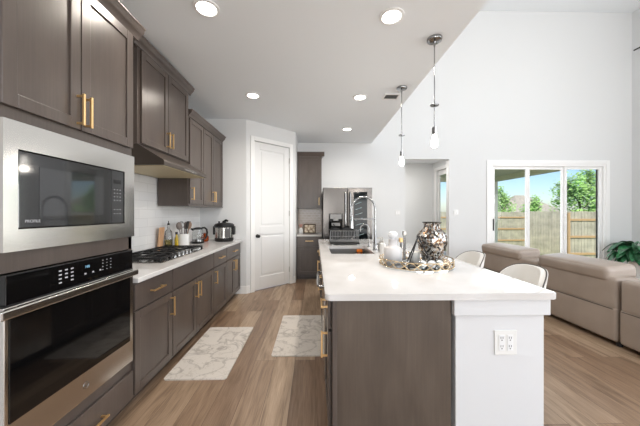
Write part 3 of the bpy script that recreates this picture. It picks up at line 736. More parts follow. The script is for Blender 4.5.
bm = nb(); tube(bm, [RF.p(u, .54, .065+w) for u, w in ((RX0+.1, 0), (RX0+.105, .04), (RX0+.14, .05), (RX1-.14, .05), (RX1-.105, .04), (RX1-.1, 0))], .012, 12); obj('handle', bm, M['chrome'], fd, True)
# dispenser
bm = nb(); RF.box(bm, RX0+.11, RX0+.37, .98, 1.345, .0652, .069, .001); ds = obj('dispenser', bm, M['black_glass'], fl)
bm = nb(); RF.box(bm, RX0+.13, RX0+.35, 1.24, 1.335, .069, .078, .004); RF.box(bm, RX0+.19, RX0+.29, 1.205, 1.24, .069, .09, .004); RF.box(bm, RX0+.16, RX0+.32, 1.11, 1.17, .069, .073, .003); obj('dispenser_front', bm, mat('dispenser_grey', (118, 116, 114), .35, .8), fl)
# glass panel
gx0, gx1, gz0, gz1 = xm+.115, RX1-.095, .78, 1.755
bm = nb(); RF.box(bm, gx0, gx1, gz0, gz1, .0652, .0685, .001); obj('glass_panel', bm, mat('tinted_dark_glass', (8, 15, 18), .06, ior=1.3), frr)
for k in range(9):  # pale slanted stripes laid on the dark glass
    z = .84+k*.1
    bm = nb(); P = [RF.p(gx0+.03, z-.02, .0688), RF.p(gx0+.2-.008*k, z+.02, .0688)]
    tube(bm, P, .005, 6); obj('pale_stripe', bm, mat('pale_stripe_tone_%d' % k, (128, 150, 154), .3) if k == 0 else bpy.data.materials['pale_stripe_tone_0'], frr)

# ================================================================== island
IX0, IX1, IY0, IY1 = .055, 1.358, 1.478, 4.54
SX0, SX1, SY0, SY1 = .175, .655, 2.93, 3.60          # sink cut-out
def rounded_rect(x0, x1, y0, y1, r, n=6):
    P = []
    for cx_, cy_, a0 in ((x1-r, y0+r, -90), (x1-r, y1-r, 0), (x0+r, y1-r, 90), (x0+r, y0+r, 180)):
        for k in range(n+1):
            a = math.radians(a0+90*k/n); P.append((cx_+r*math.cos(a), cy_+r*math.sin(a)))
    return P
bm = nb(); prism(bm, rounded_rect(IX0, IX1, IY0, IY1, .028), CH+.002, .916, .007, 3)
top = obj('island_countertop', bm, M['quartz'], loc=(.69, 3.0, .88), smooth=True)
cut = nb(); prism(cut, rounded_rect(SX0, SX1, SY0, SY1, .02), .8, 1.0)
me = bpy.data.meshes.new('cut'); bmesh.ops.recalc_face_normals(cut, faces=cut.faces); cut.to_mesh(me); cut.free(); cutter = bpy.data.objects.new('cut', me); COL.objects.link(cutter)
md = top.modifiers.new('sink_hole', 'BOOLEAN'); md.operation = 'DIFFERENCE'; md.object = cutter; md.solver = 'EXACT'
bpy.context.view_layer.update()
dg = bpy.context.evaluated_depsgraph_get(); nme = bpy.data.meshes.new_from_object(top.evaluated_get(dg)); top.modifiers.clear(); top.data = nme
nme.set_sharp_from_angle(angle=math.radians(40))
bpy.data.objects.remove(cutter)
tag(top, 'large white quartz worktop of the kitchen island with the sink cut in', 'countertop')
# sink
t = thing('sink', 'undermount stainless sink sunk in the far half of the island', 'sink', ((SX0+SX1)/2, (SY0+SY1)/2, .66))
bm = nb(); o_ = .012; zb = .67
a = rounded_rect(SX0-.006, SX1+.006, SY0-.006, SY1+.006, .03); lo = [bm.verts.new((x, y, CH)) for x, y in a]; l2 = [bm.verts.new((x, y, zb)) for x, y in a]
for i in range(len(a)): bm.faces.new((lo[i], lo[(i+1) % len(a)], l2[(i+1) % len(a)], l2[i]))
bm.faces.new(l2)
bmesh.ops.solidify(bm, geom=bm.faces[:], thickness=.003); obj('basin', bm, mat('sink_steel', (150, 148, 146), .34, .9), t)
bm = nb(); lathe(bm, [(0, 0), (.045, 0), (.045, .004), (.03, .002), (0, .002)], ((SX0+SX1)/2, (SY0+SY1)/2, zb+.004), 24); obj('drain', bm, M['chrome'], t, True)
t = thing('sponge_holder', 'dark wire holder hanging in the sink corner by the faucet', 'sponge holder', (.57, 3.5, .84))
bm = nb(); c = (.585, 3.50, .80)
tube(bm, [(c[0]+.05*math.cos(a), c[1]+.045*math.sin(a), c[2]+.0) for a in [2*math.pi*k/16 for k in range(16)]], .003, 6, True)
tube(bm, [(c[0]+.05*math.cos(a), c[1]+.045*math.sin(a), c[2]+.05) for a in [2*math.pi*k/16 for k in range(16)]], .003, 6, True)
for k in range(8):
    a = math.pi*k/4; tube(bm, [(c[0]+.05*math.cos(a), c[1]+.045*math.sin(a), c[2]), (c[0]+.05*math.cos(a), c[1]+.045*math.sin(a), c[2]+.05)], .002, 5)
for q in (-.03, 0, .03): tube(bm, [(c[0]-.048, c[1]+q, c[2]), (c[0]+.048, c[1]+q, c[2])], .0025, 5)
tube(bm, [(c[0]+.05, c[1], c[2]+.05), (SX1+.0, c[1], c[2]+.06)], .003, 6); obj('wire_basket', bm, M['dark_metal'], t, True)
bm = nb(); box(bm, c[0]-.042, c[0]+.03, c[1]-.022, c[1]+.016, c[2]+.003, c[2]+.085, .012, 3); tag(obj('sponge', bm, M['orange'], loc=c, smooth=True), 'orange sponge standing in the sink caddy', 'sponge')
# island base
BX0, BX1 = .095, .78
t = thing('kitchen_island', 'dark-stained island cabinet block under the white worktop', 'island', ((BX0+BX1)/2, 3.0, 0))
bm = nb()
box(bm, BX0, BX1, 1.545, 2.9, .1, CH-.001); box(bm, BX0, BX1, 3.63, 4.50, .1, CH-.001); box(bm, BX0, BX1, 2.9, 3.63, .1, .62); box(bm, BX0, BX0+.05, 2.9, 3.63, .62, CH-.001)
box(bm, BX0+.575, BX1, 2.9, 3.63, .62, CH-.001)
box(bm, BX0+.075, BX1, 1.56, 4.48, 0, .1); obj('cabinet_body', bm, M['cab'], t)
bm = nb(); box(bm, BX0+.022, BX1-.002, 1.528, 1.546, .0, CH-.001, .002); ep = obj('end_panel', bm, M['endpanel'], t)
bm = nb(); box(bm, BX0+.004, BX0+.030, 1.522, 1.546, .0, CH-.001, .003); obj('corner_strip', bm, M['cab'], t)
IF = Face((BX0, 0, 0), (0, 1, 0), (-1, 0, 0))
add_door(IF, t, 1.56, 2.0, .69, .868, 1.70, .795, 'h', .16, 'drawer', True); add_door(IF, t, 1.56, 2.0, .108, .676, 1.64, .565)
obj('drawer_front', slab(IF, 2.63, 3.55, .69, .868), M['cab'], t)
add_door(IF, t, 2.63, 3.087, .108, .676, 3.05, .565); add_door(IF, t, 3.093, 3.55, .108, .676, 3.13, .565)
add_door(IF, t, 3.56, 4.48, .69, .868, 4.02, .79, 'h', .16, 'drawer', True); add_door(IF, t, 3.56, 4.017, .108, .676, 3.98, .565); add_door(IF, t, 4.023, 4.48, .108, .676, 4.06, .565)
# dishwasher
t = thing('dishwasher', 'stainless dishwasher with chrome bar handle in the island aisle side', 'dishwasher', (BX0, 2.31, 0))
bm = nb(); IF.box(bm, 2.012, 2.622, .105, .87, .003, .026, .004); dw = obj('door', bm, M['steel'], t)
bm = nb(); tube(bm, [IF.p(u, .80, .024+w) for u, w in ((2.06, 0), (2.063, .035), (2.09, .045), (2.545, .045), (2.572, .035), (2.575, 0))], .012, 12); obj('handle', bm, M['chrome'], dw, True)
# white knee wall, wing panel and trim
t = thing('island_knee_wall', 'white panelled end wall under the overhang of the island worktop', 'panel', (1.05, 1.6, 0))
bm = nb(); box(bm, .80, 1.31, 1.522, 1.66, 0, CH-.001, .002); box(bm, BX1+.001, .80, 1.60, 4.50, 0, CH-.001); box(bm, .80, 1.31, 4.36, 4.50, 0, CH-.001, .002); obj('wall', bm, M['white_panel'], t)
bm = nb(); box(bm, .782, 1.331, 1.500, 1.5215, .785, CH-.001, .003); box(bm, 1.3105, 1.331, 1.5215, 1.68, .785, CH-.001, .003); box(bm, .782, .7995, 1.5215, 1.5275, .785, CH-.001); obj('top_trim', bm, M['white_panel'], t)
# outlets in the end wall
t = thing('power_outlet', 'white double outlet plate with four sockets on the island end', 'outlet', (1.082, 1.522, .60))
OF = Face((1.085, 1.5215, .625), (1, 0, 0), (0, -1, 0))
bm = nb(); OF.box(bm, -.064, .064, -.07, .07, 0, .006, .002); obj('cover_plate', bm, M['white_gloss'], t)
for sx in (-.024, .024):
    bm = nb(); OF.box(bm, sx-.017, sx+.017, -.045, .045, .006, .0085, .002); oo = obj('duplex_outlet', bm, mat('socket_white', (226, 227, 228), .35) if sx < 0 else bpy.data.materials['socket_white'], t)
    bm = nb()
    for sz in (-.024, .024):
        for q in (-.006, .006): OF.box(bm, sx+q-.0015, sx+q+.0015, sz-.001, sz+.011, .0084, .0089)
        OF.box(bm, sx-.003, sx+.003, sz-.012, sz-.006, .0084, .0089)
    obj('slots', bm, mat('slot_dark', (70, 70, 72), .6) if sx < 0 else bpy.data.materials['slot_dark'], oo)

# ------------------------------------------------------------------ on the island
IZ = .9165
# spring faucet
fx, fy = .715, 3.20
t = thing('kitchen_faucet', 'tall chrome spring faucet arching over the island sink', 'faucet', (fx, fy, IZ))
bm = nb(); lathe(bm, [(0, 0), (.03, 0), (.03, .008), (.022, .015), (.02, .1), (.016, .105), (.013, .3), (0, .3)], (fx, fy, IZ), 24)
obj('column', bm, M['chrome'], t, True)
arc = []
R_ = .14
for k in range(0, 25):
    a = math.pi*k/24; arc.append(Vector((fx-R_+R_*math.cos(a), fy, IZ+.49+R_*math.sin(a)*1.02)))
path = [Vector((fx, fy, IZ+.29)), Vector((fx, fy, IZ+.4))]+arc+[Vector((fx-2*R_, fy, IZ+.4))]
bm = nb(); tube(bm, path, .0085, 10)
obj('hose', bm, M['chrome'], t, True)
bm = nb(); hel = []; tot = 0; seglen = [0]
for a, b_ in zip(path, path[1:]): tot += (b_-a).length; seglen.append(tot)
turns = 46; N = turns*10
for i in range(N+1):
    s = tot*i/N; k = max(j for j in range(len(seglen)) if seglen[j] <= s+1e-9); k = min(k, len(path)-2)
    f = (s-seglen[k])/(seglen[k+1]-seglen[k]); p = path[k].lerp(path[k+1], f); d = (path[k+1]-path[k]).normalized()
    n1 = Vector((0, 1, 0)); n2 = d.cross(n1); a = 2*math.pi*turns*i/N; hel.append(p+(n1*math.cos(a)+n2*math.sin(a))*.0125)
tube(bm, hel, .0028, 5); obj('spring', bm, M['chrome'], t, True)
bm = nb(); e = path[-1]; cyl(bm, e+Vector((0, 0, .01)), e-Vector((0, 0, .05)), .015, .019, 16); cyl(bm, e-Vector((0, 0, .05)), e-Vector((0, 0, .14)), .019, .024, 16); obj('spray_head', bm, M['chrome'], t, True)
bm = nb(); tube(bm, [(fx, fy, IZ+.37), (fx-2*R_+.02, fy, IZ+.37)], .008, 10); tube(bm, [(fx-2*R_+.022*math.cos(a), fy+.022*math.sin(a), IZ+.37) for a in [2*math.pi*k/14 for k in range(14)]], .005, 6, True); obj('holder_arm', bm, M['chrome'], t, True)
bm = nb(); tube(bm, [(fx+.015, fy, IZ+.07), (fx+.05, fy-.01, IZ+.075), (fx+.065, fy-.02, IZ+.13)], [.011, .009, .006], 8); obj('lever', bm, M['chrome'], t, True)
# filtered water tap
tx, ty = .70, 3.50
t = thing('water_tap', 'small chrome gooseneck water tap beyond the spring faucet', 'tap', (tx, ty, IZ))
bm = nb(); lathe(bm, [(0, 0), (.022, 0), (.022, .006), (.014, .012), (.013, .07), (0, .07)], (tx, ty, IZ), 20); obj('tap_base', bm, M['chrome'], t, True)
bm = nb(); r = .055; tube(bm, [(tx, ty, IZ+.06), (tx, ty, IZ+.2)]+[(tx-r+r*math.cos(a), ty, IZ+.24+r*math.sin(a)) for a in [math.pi*k/12 for k in range(13)]]+[(tx-2*r, ty, IZ+.2)], .007, 10); obj('spout', bm, M['chrome'], t, True)
bm = nb(); tube(bm, [(tx+.01, ty, IZ+.055), (tx+.05, ty-.01, IZ+.065)], .006, 8); obj('lever', bm, M['chrome'], t)
# soap dispensers by the faucet
def pump(loc, h, r, m, lab, steelhead=True):
    t = thing('soap_dispenser', lab, 'soap dispenser', loc)
    bm = nb(); lathe(bm, [(0, 0), (r*.95, 0), (r, .006), (r, h*.86), (r*.6, h*.96), (r*.4, h), (0, h)], loc, 24); obj('bottle', bm, m, t, True)
    bm = nb(); x, y, z = loc; cyl(bm, (x, y, z+h), (x, y, z+h+.018), r*.45); cyl(bm, (x, y, z+h+.018), (x, y, z+h+.05), .005); tube(bm, [(x, y, z+h+.052), (x-.05, y-.01, z+h+.048)], .006, 8); obj('pump', bm, M['nickel'], t, True)
pump((.72, 2.86, IZ), .13, .033, M['white_gloss'], 'white soap dispenser with a metal pump between faucet and round tray')
pump((.745, 3.06, IZ), .11, .026, M['nickel'], 'brushed metal soap dispenser just behind the white soap dispenser')
# dish rack
rx0, rx1, ry0, ry1 = .21, .62, 3.70, 4.06
t = thing('dish_rack', 'grey wire dish rack on a dark drip tray beyond the sink', 'dish rack', ((rx0+rx1)/2, 3.88, IZ))
bm = nb(); box(bm, rx0, rx1, ry0, ry1, IZ+.012, IZ+.03, .006); obj('drip_tray', bm, M['black'], t)
bm = nb()
for x in (rx0+.03, rx1-.03):
    for y in (ry0+.03, ry1-.03): cyl(bm, (x, y, IZ), (x, y, IZ+.014), .012)
obj('feet', bm, M['steel'], t)
bm = nb(); gw = .0028
for z in (IZ+.05, IZ+.12, IZ+.195): tube(bm, [(x, y, z) for x, y in rounded_rect(rx0+.01, rx1-.01, ry0+.01, ry1-.01, .03, 3)], gw*1.3, 6, True)
for k in range(17):
    x = rx0+.03+k*(rx1-rx0-.06)/16
    tube(bm, [(x, ry0+.01, IZ+.195), (x, ry0+.01, IZ+.045), (x, ry1-.01, IZ+.045), (x, ry1-.01, IZ+.195)], gw, 5)
for k in range(9):
    y = ry0+.04+k*(ry1-ry0-.08)/8
    tube(bm, [(rx0+.01, y, IZ+.195), (rx0+.01, y, IZ+.045), (rx1-.01, y, IZ+.045), (rx1-.01, y, IZ+.195)], gw, 5)
obj('wire_basket', bm, mat('grey_wire', (130, 130, 130), .35, .8), t, True)
for k, (px, lab) in enumerate(((.30, 'black pan standing at the left in the dish rack'), (.47, 'black pan standing at the right in the dish rack'))):
    t = thing('frying_pan', lab, 'pan', (px, 3.9, IZ+.06), 'pans in the dish rack'); R = Matrix.Translation((px, 3.87+.05*k, IZ+.155)) @ Matrix.Rotation(math.radians(82), 4, 'X')
    bm = nb(); lathe(bm, [(0, 0), (.08, 0), (.098, .035), (.095, .035), (.078, .004), (0, .004)], (0, 0, 0), 28); bmesh.ops.transform(bm, matrix=R, verts=bm.verts); obj('pan', bm, M['iron'], t, True)
    bm = nb(); tube(bm, [R @ Vector((-.02, .094, .03)), R @ Vector((-.04, .13, .035))], .009, 8); obj('handle', bm, M['black'], t)

# round mirrored tray with lattice rim
tc, tR = (.855, 2.285), .297
t = thing('decor_tray', 'round mirrored tray with gold lattice rim on the island worktop', 'tray', (tc[0], tc[1], IZ))
bm = nb(); lathe(bm, [(0, 0), (tR+.004, 0), (tR+.004, .012), (0, .012)], (tc[0], tc[1], IZ), 72); tb = obj('tray_base', bm, M['mirror'], t, True)
bm = nb()
for z, rr in ((.012, .0045), (.066, .004)): tube(bm, [(tc[0]+tR*math.cos(a), tc[1]+tR*math.sin(a), IZ+z) for a in [2*math.pi*k/72 for k in range(72)]], rr, 8, True)
M['pale_gold'] = mat('pale_gold', (214, 192, 158), .22, 1.0)
obj('rim', bm, M['pale_gold'], t, True)
bm = nb(); lobes = 20
for ph in (0, math.pi):
    pts = [(tc[0]+(tR+.001*(1 if ph else -1))*math.cos(a), tc[1]+(tR+.001*(1 if ph else -1))*math.sin(a), IZ+.039+.025*math.sin(lobes/2*a+ph)) for a in [2*math.pi*k/312 for k in range(312)]]
    tube(bm, pts, .0038, 6, True)
obj('lattice', bm, M['pale_gold'], t, True)
TZ = IZ+.0125
# mosaic vase
vx, vy = 1.02, 2.34
t = thing('mosaic_vase', 'large vase of small mirrored mosaic tiles on the round tray', 'vase', (vx, vy, TZ))
ctrl = [(0, .070), (.012, .082), (.03, .078), (.06, .088), (.12, .112), (.18, .127), (.225, .126), (.255, .112), (.275, .088), (.295, .070), (.315, .062), (.335, .066), (.35, .078)]
def vr(z):
    for (a, ra), (b_, rb) in zip(ctrl, ctrl[1:]):
        if a <= z <= b_:
            f = (z-a)/(b_-a); f = f*f*(3-2*f); return ra+(rb-ra)*f
    return ctrl[-1][1]
rows, cols = 34, 34; hgt = .35
bm = nb(); grid = {}
for i in range(rows+1):
    z = hgt*i/rows; r = vr(z)
    for j in range(cols):
        a = 2*math.pi*(j+.5*(i % 2))/cols; grid[i, j] = bm.verts.new((vx+r*math.cos(a), vy+r*math.sin(a), TZ+.003+z))
fs = []
for i in range(1, rows):
    for j in range(cols):
        jl = j if i % 2 == 0 else j; 
        if i % 2 == 0: l, r2 = (i-1, (j-1) % cols), (i-1, j); u = (i+1, j)
        # diamond: bottom (i-1,k), right (i,k+1), top (i+1,k), left (i,k)
for i in range(1, rows):
    for k in range(cols):
        if i % 2 == 1: left, right = grid[i, (k-1) % cols], grid[i, k]
        else: left, right = grid[i, k], grid[i, (k+1) % cols]
        fs.append(bm.faces.new((grid[i-1, k], right, grid[i+1, k], left)))
rnd = random.Random(3)
for f in fs: f.material_index = 1+rnd.choice([0, 0, 0, 0, 2, 2, 2, 1, 3])
res = bmesh.ops.inset_individual(bm, faces=fs, thickness=.0024, depth=.0012)
for f in res['faces']: f.material_index = 0
vm = [mat('mosaic_grout', (46, 40, 36), .7), mat('mosaic_silver', (190, 188, 185), .22, 1), mat('mosaic_bronze', (120, 94, 74), .25, 1), mat('mosaic_smoke', (84, 80, 78), .15, 1), mat('mosaic_champagne', (190, 172, 152), .25, 1), mat('mosaic_copper', (160, 112, 80), .25, 1)]
vo_ = obj('mosaic_body', bm, vm, t)
bm = nb(); lathe(bm, [(0, 0), (.068, 0), (.06, .01), (.1, .15), (.1, .22), (.055, .3), (.058, .33), (.07, .3535), (.08, .3535), (.082, .348)], (vx, vy, TZ), 34); obj('lining', bm, mat('vase_lining', (60, 56, 52), .4, .8), t, True)
# frosted bottle with stopper
c = (.672, 2.32, TZ); t = thing('decanter', 'frosted white bottle with round crystal stopper at left of the tray', 'decanter', c)
bm = nb(); lathe(bm, [(0, 0), (.072, 0), (.078, .008), (.078, .115), (.07, .135), (.042, .148), (.037, .158), (.037, .2), (.042, .207), (0, .207)], c, 40); obj('bottle', bm, M['frost'], t, True)
bm = nb(); lathe(bm, [(0, .207), (.02, .207), (.02, .214), (.034, .222), (.044, .242), (.038, .262), (.02, .272), (0, .274)], c, 12); obj('stopper', bm, M['ball'], t)
# candlesticks
for cxy, h, lab in (((.80, 2.40), .27, 'taller slim chrome candlestick with square top behind the frosted decanter'), ((.80, 2.50), .2, 'shorter slim candlestick with small gold cup beside the chrome one')):
    c = (*cxy, TZ); t = thing('candlestick', lab, 'candlestick', c, 'candlesticks on the tray')
    bm = nb(); lathe(bm, [(0, 0), (.03, 0), (.03, .006), (.012, .012), (.009, h-.04), (0, h-.04)], c, 20); obj('stem', bm, M['chrome'], t, True)
    bm = nb(); box(bm, c[0]-.016, c[0]+.016, c[1]-.016, c[1]+.016, TZ+h-.04, TZ+h, .004); obj('cup', bm, M['nickel'] if h > .25 else M['gold'], t)
c = (.735, 2.47, TZ); t = thing('candlestick', 'slim candlestick with gold cup standing right behind the frosted decanter', 'candlestick', c, 'candlesticks on the tray')
bm = nb(); lathe(bm, [(0, 0), (.028, 0), (.028, .006), (.01, .012), (.008, .14), (0, .14)], c, 20); obj('stem', bm, M['chrome'], t, True)
bm = nb(); box(bm, c[0]-.018, c[0]+.018, c[1]-.018, c[1]+.018, TZ+.14, TZ+.185, .004); obj('cup', bm, M['gold'], t)
# pillar candle bowl
c = (.885, 2.39, TZ); t = thing('candle', 'round white candle in a glass cup in the middle of the tray', 'candle', c)
bm = nb(); lathe(bm, [(0, 0), (.04, 0), (.045, .01), (.045, .085), (.04, .09), (0, .086)], c, 32); obj('wax', bm, M['candle'], t, True)
bm = nb(); cyl(bm, (c[0], c[1], TZ+.085), (c[0], c[1], TZ+.1), .0015, seg=6); obj('wick', bm, M['black'], t)
# black tripod ornament
ap = Vector((.866, 2.25, TZ+.235)); t = thing('rod_ornament', 'open black metal ornament of leaning rods beside the mosaic vase', 'ornament', (.86, 2.3, TZ))
bm = nb(); feet = [Vector((.75, 2.15, TZ+.006)), Vector((.955, 2.17, TZ+.006)), Vector((.79, 2.31, TZ+.006))]
for f in feet: tube(bm, [ap, f], .0055, 8)
for a, b_ in ((0, 1), (1, 2), (2, 0)): tube(bm, [feet[a], feet[b_]], .0045, 8)
ball(bm, ap, .011); obj('rods', bm, M['black'], t, True)
# silver balls
balls = [(.715, 2.14, .030, 'crystal', 'mirrored ball leftmost along the front of the tray'), (.83, 2.075, .036, 'silver', 'mirrored ball at the front of the tray below the rods'), (.905, 2.08, .032, 'pearl', 'pale pearly ball at the very front of the tray'),
         (.975, 2.10, .033, 'silver', 'mirrored ball in front of the mosaic vase'), (1.045, 2.14, .033, 'copper', 'copper ball right of centre in front of the vase'), (1.1, 2.205, .032, 'silver', 'mirrored ball rightmost along the tray rim')]
for x, y, r, k, lab in balls:
    bm = nb(); ball(bm, (x, y, TZ+r), r, seg=20)
    tag(obj('ornament_ball', bm, {'silver': M['mirror'], 'crystal': M['chrome'], 'pearl': M['ball'], 'copper': vm[4]}[k], loc=(x, y, TZ), smooth=True), lab, 'ornament', 'ornament balls on the tray')

# ================================================================== bar stools
def stool(cx_, cy_, lab):
    t = thing('bar_stool', lab, 'bar stool', (cx_, cy_, 0), 'bar stools at the island')
    bm = nb(); puff(bm, cx_-.21, cx_+.2, cy_-.21, cy_+.21, .62, .69, .03, (0, 0, .012)); obj('seat', bm, M['cream'], t, True)
    def pt(u, v, o):      # curved back: u -1..1 round the back, v 0..1 up
        a = u*1.12; r = .235+o; top = .94-.10*abs(u)**3.2
        z = .63+(top-.63)*v; lean = .05*v
        return Vector((cx_-.0+(r*math.cos(a))*.98+lean-.02, cy_+r*1.02*math.sin(a), z))
    nu, nv_ = 24, 8
    bm = nb(); G = [[[bm.verts.new(pt(-1+2*i/nu, j/nv_, o)) for j in range(nv_+1)] for i in range(nu+1)] for o in (-.022, .022)]
    for i in range(nu):
        for j in range(nv_):
            bm.faces.new((G[0][i][j], G[0][i][j+1], G[0][i+1][j+1], G[0][i+1][j])); bm.faces.new((G[1][i][j], G[1][i+1][j], G[1][i+1][j+1], G[1][i][j+1]))
        bm.faces.new((G[0][i][nv_], G[1][i][nv_], G[1][i+1][nv_], G[0][i+1][nv_])); bm.faces.new((G[0][i][0], G[0][i+1][0], G[1][i+1][0], G[1][i][0]))
    for i in (0, nu):
        for j in range(nv_): bm.faces.new((G[0][i][j], G[1][i][j], G[1][i][j+1], G[0][i][j+1]))
    bk = obj('backrest', bm, M['cream'], t, True)
    bm = nb(); tube(bm, [pt(-1, j/8, .012) for j in range(9)]+[pt(-1+2*i/nu, 1.004, .012) for i in range(1, nu)]+[pt(1, 1-j/8, .012) for j in range(9)], .0048, 6); obj('piping', bm, M['piping'], bk, True)
    for sx in (-1, 1):
        for sy in (-1, 1):
            bm = nb(); tube(bm, [(cx_+sx*.11, cy_+sy*.11, .625), (cx_+sx*.135, cy_+sy*.135, 0)], .013, 10); obj('leg', bm, M['piping'], t, True)
    bm = nb(); f = .2*(1-.22*.0); q = .11+.025*(.625-.22)/.625
    tube(bm, [(cx_+a*q, cy_+b_*q, .22) for a, b_ in ((1, 1), (-1, 1), (-1, -1), (1, -1))], .009, 8, True); obj('footrest', bm, M['piping'], t, True)
    return t
st1 = stool(1.49, 2.12, 'white upholstered bar stool nearest the camera at the island overhang')
dup(st1, (1.50, 2.87, 0), 'farther white upholstered bar stool, behind the mosaic vase end of the island')

# ================================================================== sofa
SX = 3.03
t = thing('sectional_sofa', 'long taupe leather reclining sofa with its back to the kitchen', 'sofa', (3.5, 3.4, 0))
mods = [(3.612, 4.86), (2.66, 3.592), (1.68, 2.64)]
for k, (a, c) in enumerate(mods):
    bm = nb(); puff(bm, SX, SX+.95, a, c, .05, .40, .03, (.006, 0, 0)); obj('base', bm, M['leather'], t, True)
    bm = nb(); puff(bm, SX+.004, SX+.27, a+.004, c-.004, .365, .70, .035, (.012, .0, .0)); obj('back_panel', bm, M['leather'], t, True)
    bm = nb(); puff(bm, SX+.28, SX+.97, a+.01, c-.01, .36, .50, .05, (.01, 0, .02)); obj('seat_cushion', bm, M['leather'], t, True)
for a, c in ((3.93, 4.85), (2.735, 3.60)):
    bm = nb(); puff(bm, -.17, .17, a, c, -.075, .075, .042, (.01, .0, .014), 8)
    R = Matrix.Translation((SX+.15, 0, .735)) @ Matrix.Rotation(math.radians(-6), 4, 'Y'); bmesh.ops.transform(bm, matrix=R, verts=bm.verts)
    obj('headrest', bm, M['leather'], t, True)
bm = nb(); puff(bm, SX+.0, SX+.95, 4.87, 5.07, .05, .62, .05, (0, 0, .01)); obj('arm', bm, M['leather'], t, True)
for x in (SX+.08, SX+.85):
    for y in (1.8, 2.7, 3.62, 4.75): 
        bm = nb(); cyl(bm, (x, y, 0), (x, y, .055), .025); obj('foot', bm, M['black'], t)
bm = nb()
for a, c in mods: tube(bm, [(SX-.004, a+.03, .382), (SX-.004, c-.03, .382)], .004, 6)
obj('back_seam', bm, M['seam'], t)

# ------------------------------------------------------------------ plant behind the sofa
px, py = 6.70, 5.44
t = thing('potted_plant', 'dark green broad-leaved plant in a pot in the corner by the glass door', 'plant', (px, py, 0))
bm = nb(); lathe(bm, [(0, 0), (.15, 0), (.19, .34), (.2, .35), (.18, .35), (.17, .3), (0, .3)], (px, py, 0), 32); obj('pot', bm, M['pot'], t, True)
bm = nb(); cyl(bm, (px, py, .3), (px, py, .315), .172, seg=24); obj('soil', bm, M['soil'], t)
bm = nb(); rl = random.Random(11)
for k in range(80):
    az = rl.uniform(0, 2*math.pi); reach = rl.uniform(.16, .5); zt = .42+rl.uniform(0, .34)*(1.05-reach*.6); L = rl.uniform(.26, .4); wd = L*rl.uniform(.2, .27)
    if math.cos(az)*(reach*.45+L) > .38 or math.sin(az)*(reach*.45+L) > .46: continue
    d = Vector((math.cos(az), math.sin(az), 0)); s_ = Vector((-d.y, d.x, 0)); p0 = Vector((px, py, .31)); p1 = p0+d*reach*.45+Vector((0, 0, zt-.31))
    tube(bm, [p0+d*.03, p0.lerp(p1, .5)+Vector((0, 0, .06)), p1], .004, 5)
    prev = None; n = 8; tw = rl.uniform(-.5, .5)
    for i in range(n+1):
        f = i/n; w_ = wd*math.sin(math.pi*min(1, f*.93+.05))**.8*(1 if f < 1 else .02)
        p = p1+d*(L*f*.95)+Vector((0, 0, .07*math.sin(f*2.2)-.22*f*f)); sd = (s_+Vector((0, 0, tw))).normalized()
        row = [bm.verts.new(p-sd*w_+Vector((0, 0, .018))), bm.verts.new(p-Vector((0, 0, .004))), bm.verts.new(p+sd*w_+Vector((0, 0, .018)))]
        if prev:
            for q in range(2): bm.faces.new((prev[q], prev[q+1], row[q+1], row[q]))
        prev = row
obj('foliage', bm, M['leaf'], t, True)

# curtain rod
t = thing('curtain_rod', 'dark curtain rod high up on the right wall of the great room', 'curtain rod', (XR-.06, 5.5, 5.0))
bm = nb(); cyl(bm, (XR-.07, 5.97, 5.03), (XR-.07, 3.4, 5.03), .016, seg=12); obj('rod', bm, M['dark_metal'], t)
for y in (5.7, 3.7):
    bm = nb(); cyl(bm, (XR, y, 5.03), (XR-.07, y, 5.03), .012); obj('bracket', bm, M['dark_metal'], t)

# ================================================================== lights and ceiling fittings
def recessed(x, y, lab, first=[None]):
    if first[0]: return dup(first[0], (x, y, CK), lab)
    t = thing('recessed_light', lab, 'ceiling light', (x, y, CK), 'recessed ceiling lights')
    bm = nb(); lathe(bm, [(.071, -.001), (.098, -.001), (.097, -.008), (.076, -.012), (.071, -.006)], (x, y, CK), 40); obj('trim_ring', bm, M['trim'], t, True)
    bm = nb(); lathe(bm, [(0, -.0045), (.072, -.0045), (.072, -.001), (0, -.001)], (x, y, CK), 40); obj('lens', bm, M['lens'], t)
    l = bpy.data.lights.new('downlight_lamp', 'AREA'); l.shape = 'DISK'; l.size = .14; l.energy = 7; l.color = (1, .91, .80); l.spread = math.radians(150)
    o = bpy.data.objects.new('downlight_lamp', l); COL.objects.link(o); o.parent = t; o.location = (0, 0, -.02)
    first[0] = t; return t
recessed(-.83, 2.08, 'bright recessed downlight nearest, above the oven side of the aisle')
recessed(.61, 2.14, 'bright recessed downlight nearest, above the island side')
recessed(-.83, 3.62, 'recessed downlight farther on, in front of the pantry door')
recessed(.61, 3.65, 'recessed downlight above the island sink, left of the air vent')
recessed(.60, 5.05, 'farthest recessed downlight, just in front of the refrigerator')
t = thing('hall_fill_light', 'unseen flush ceiling lamp added to brighten the hall behind the wall opening', 'ceiling light', (2.4, 6.52, 2.75))  # unseen lamp, added to brighten the hall
bm = nb(); lathe(bm, [(0, -.03), (.12, -.03), (.14, -.015), (.14, 0), (0, 0)], (2.4, 6.52, 2.749), 32); obj('diffuser', bm, M['lens'], t, True)
l = bpy.data.lights.new('hall_fill_lamp', 'AREA'); l.shape = 'DISK'; l.size = .25; l.energy = 9; l.color = (1, .95, .9)
o = bpy.data.objects.new('hall_fill_lamp', l); COL.objects.link(o); o.parent = t; o.location = (0, 0, -.05)
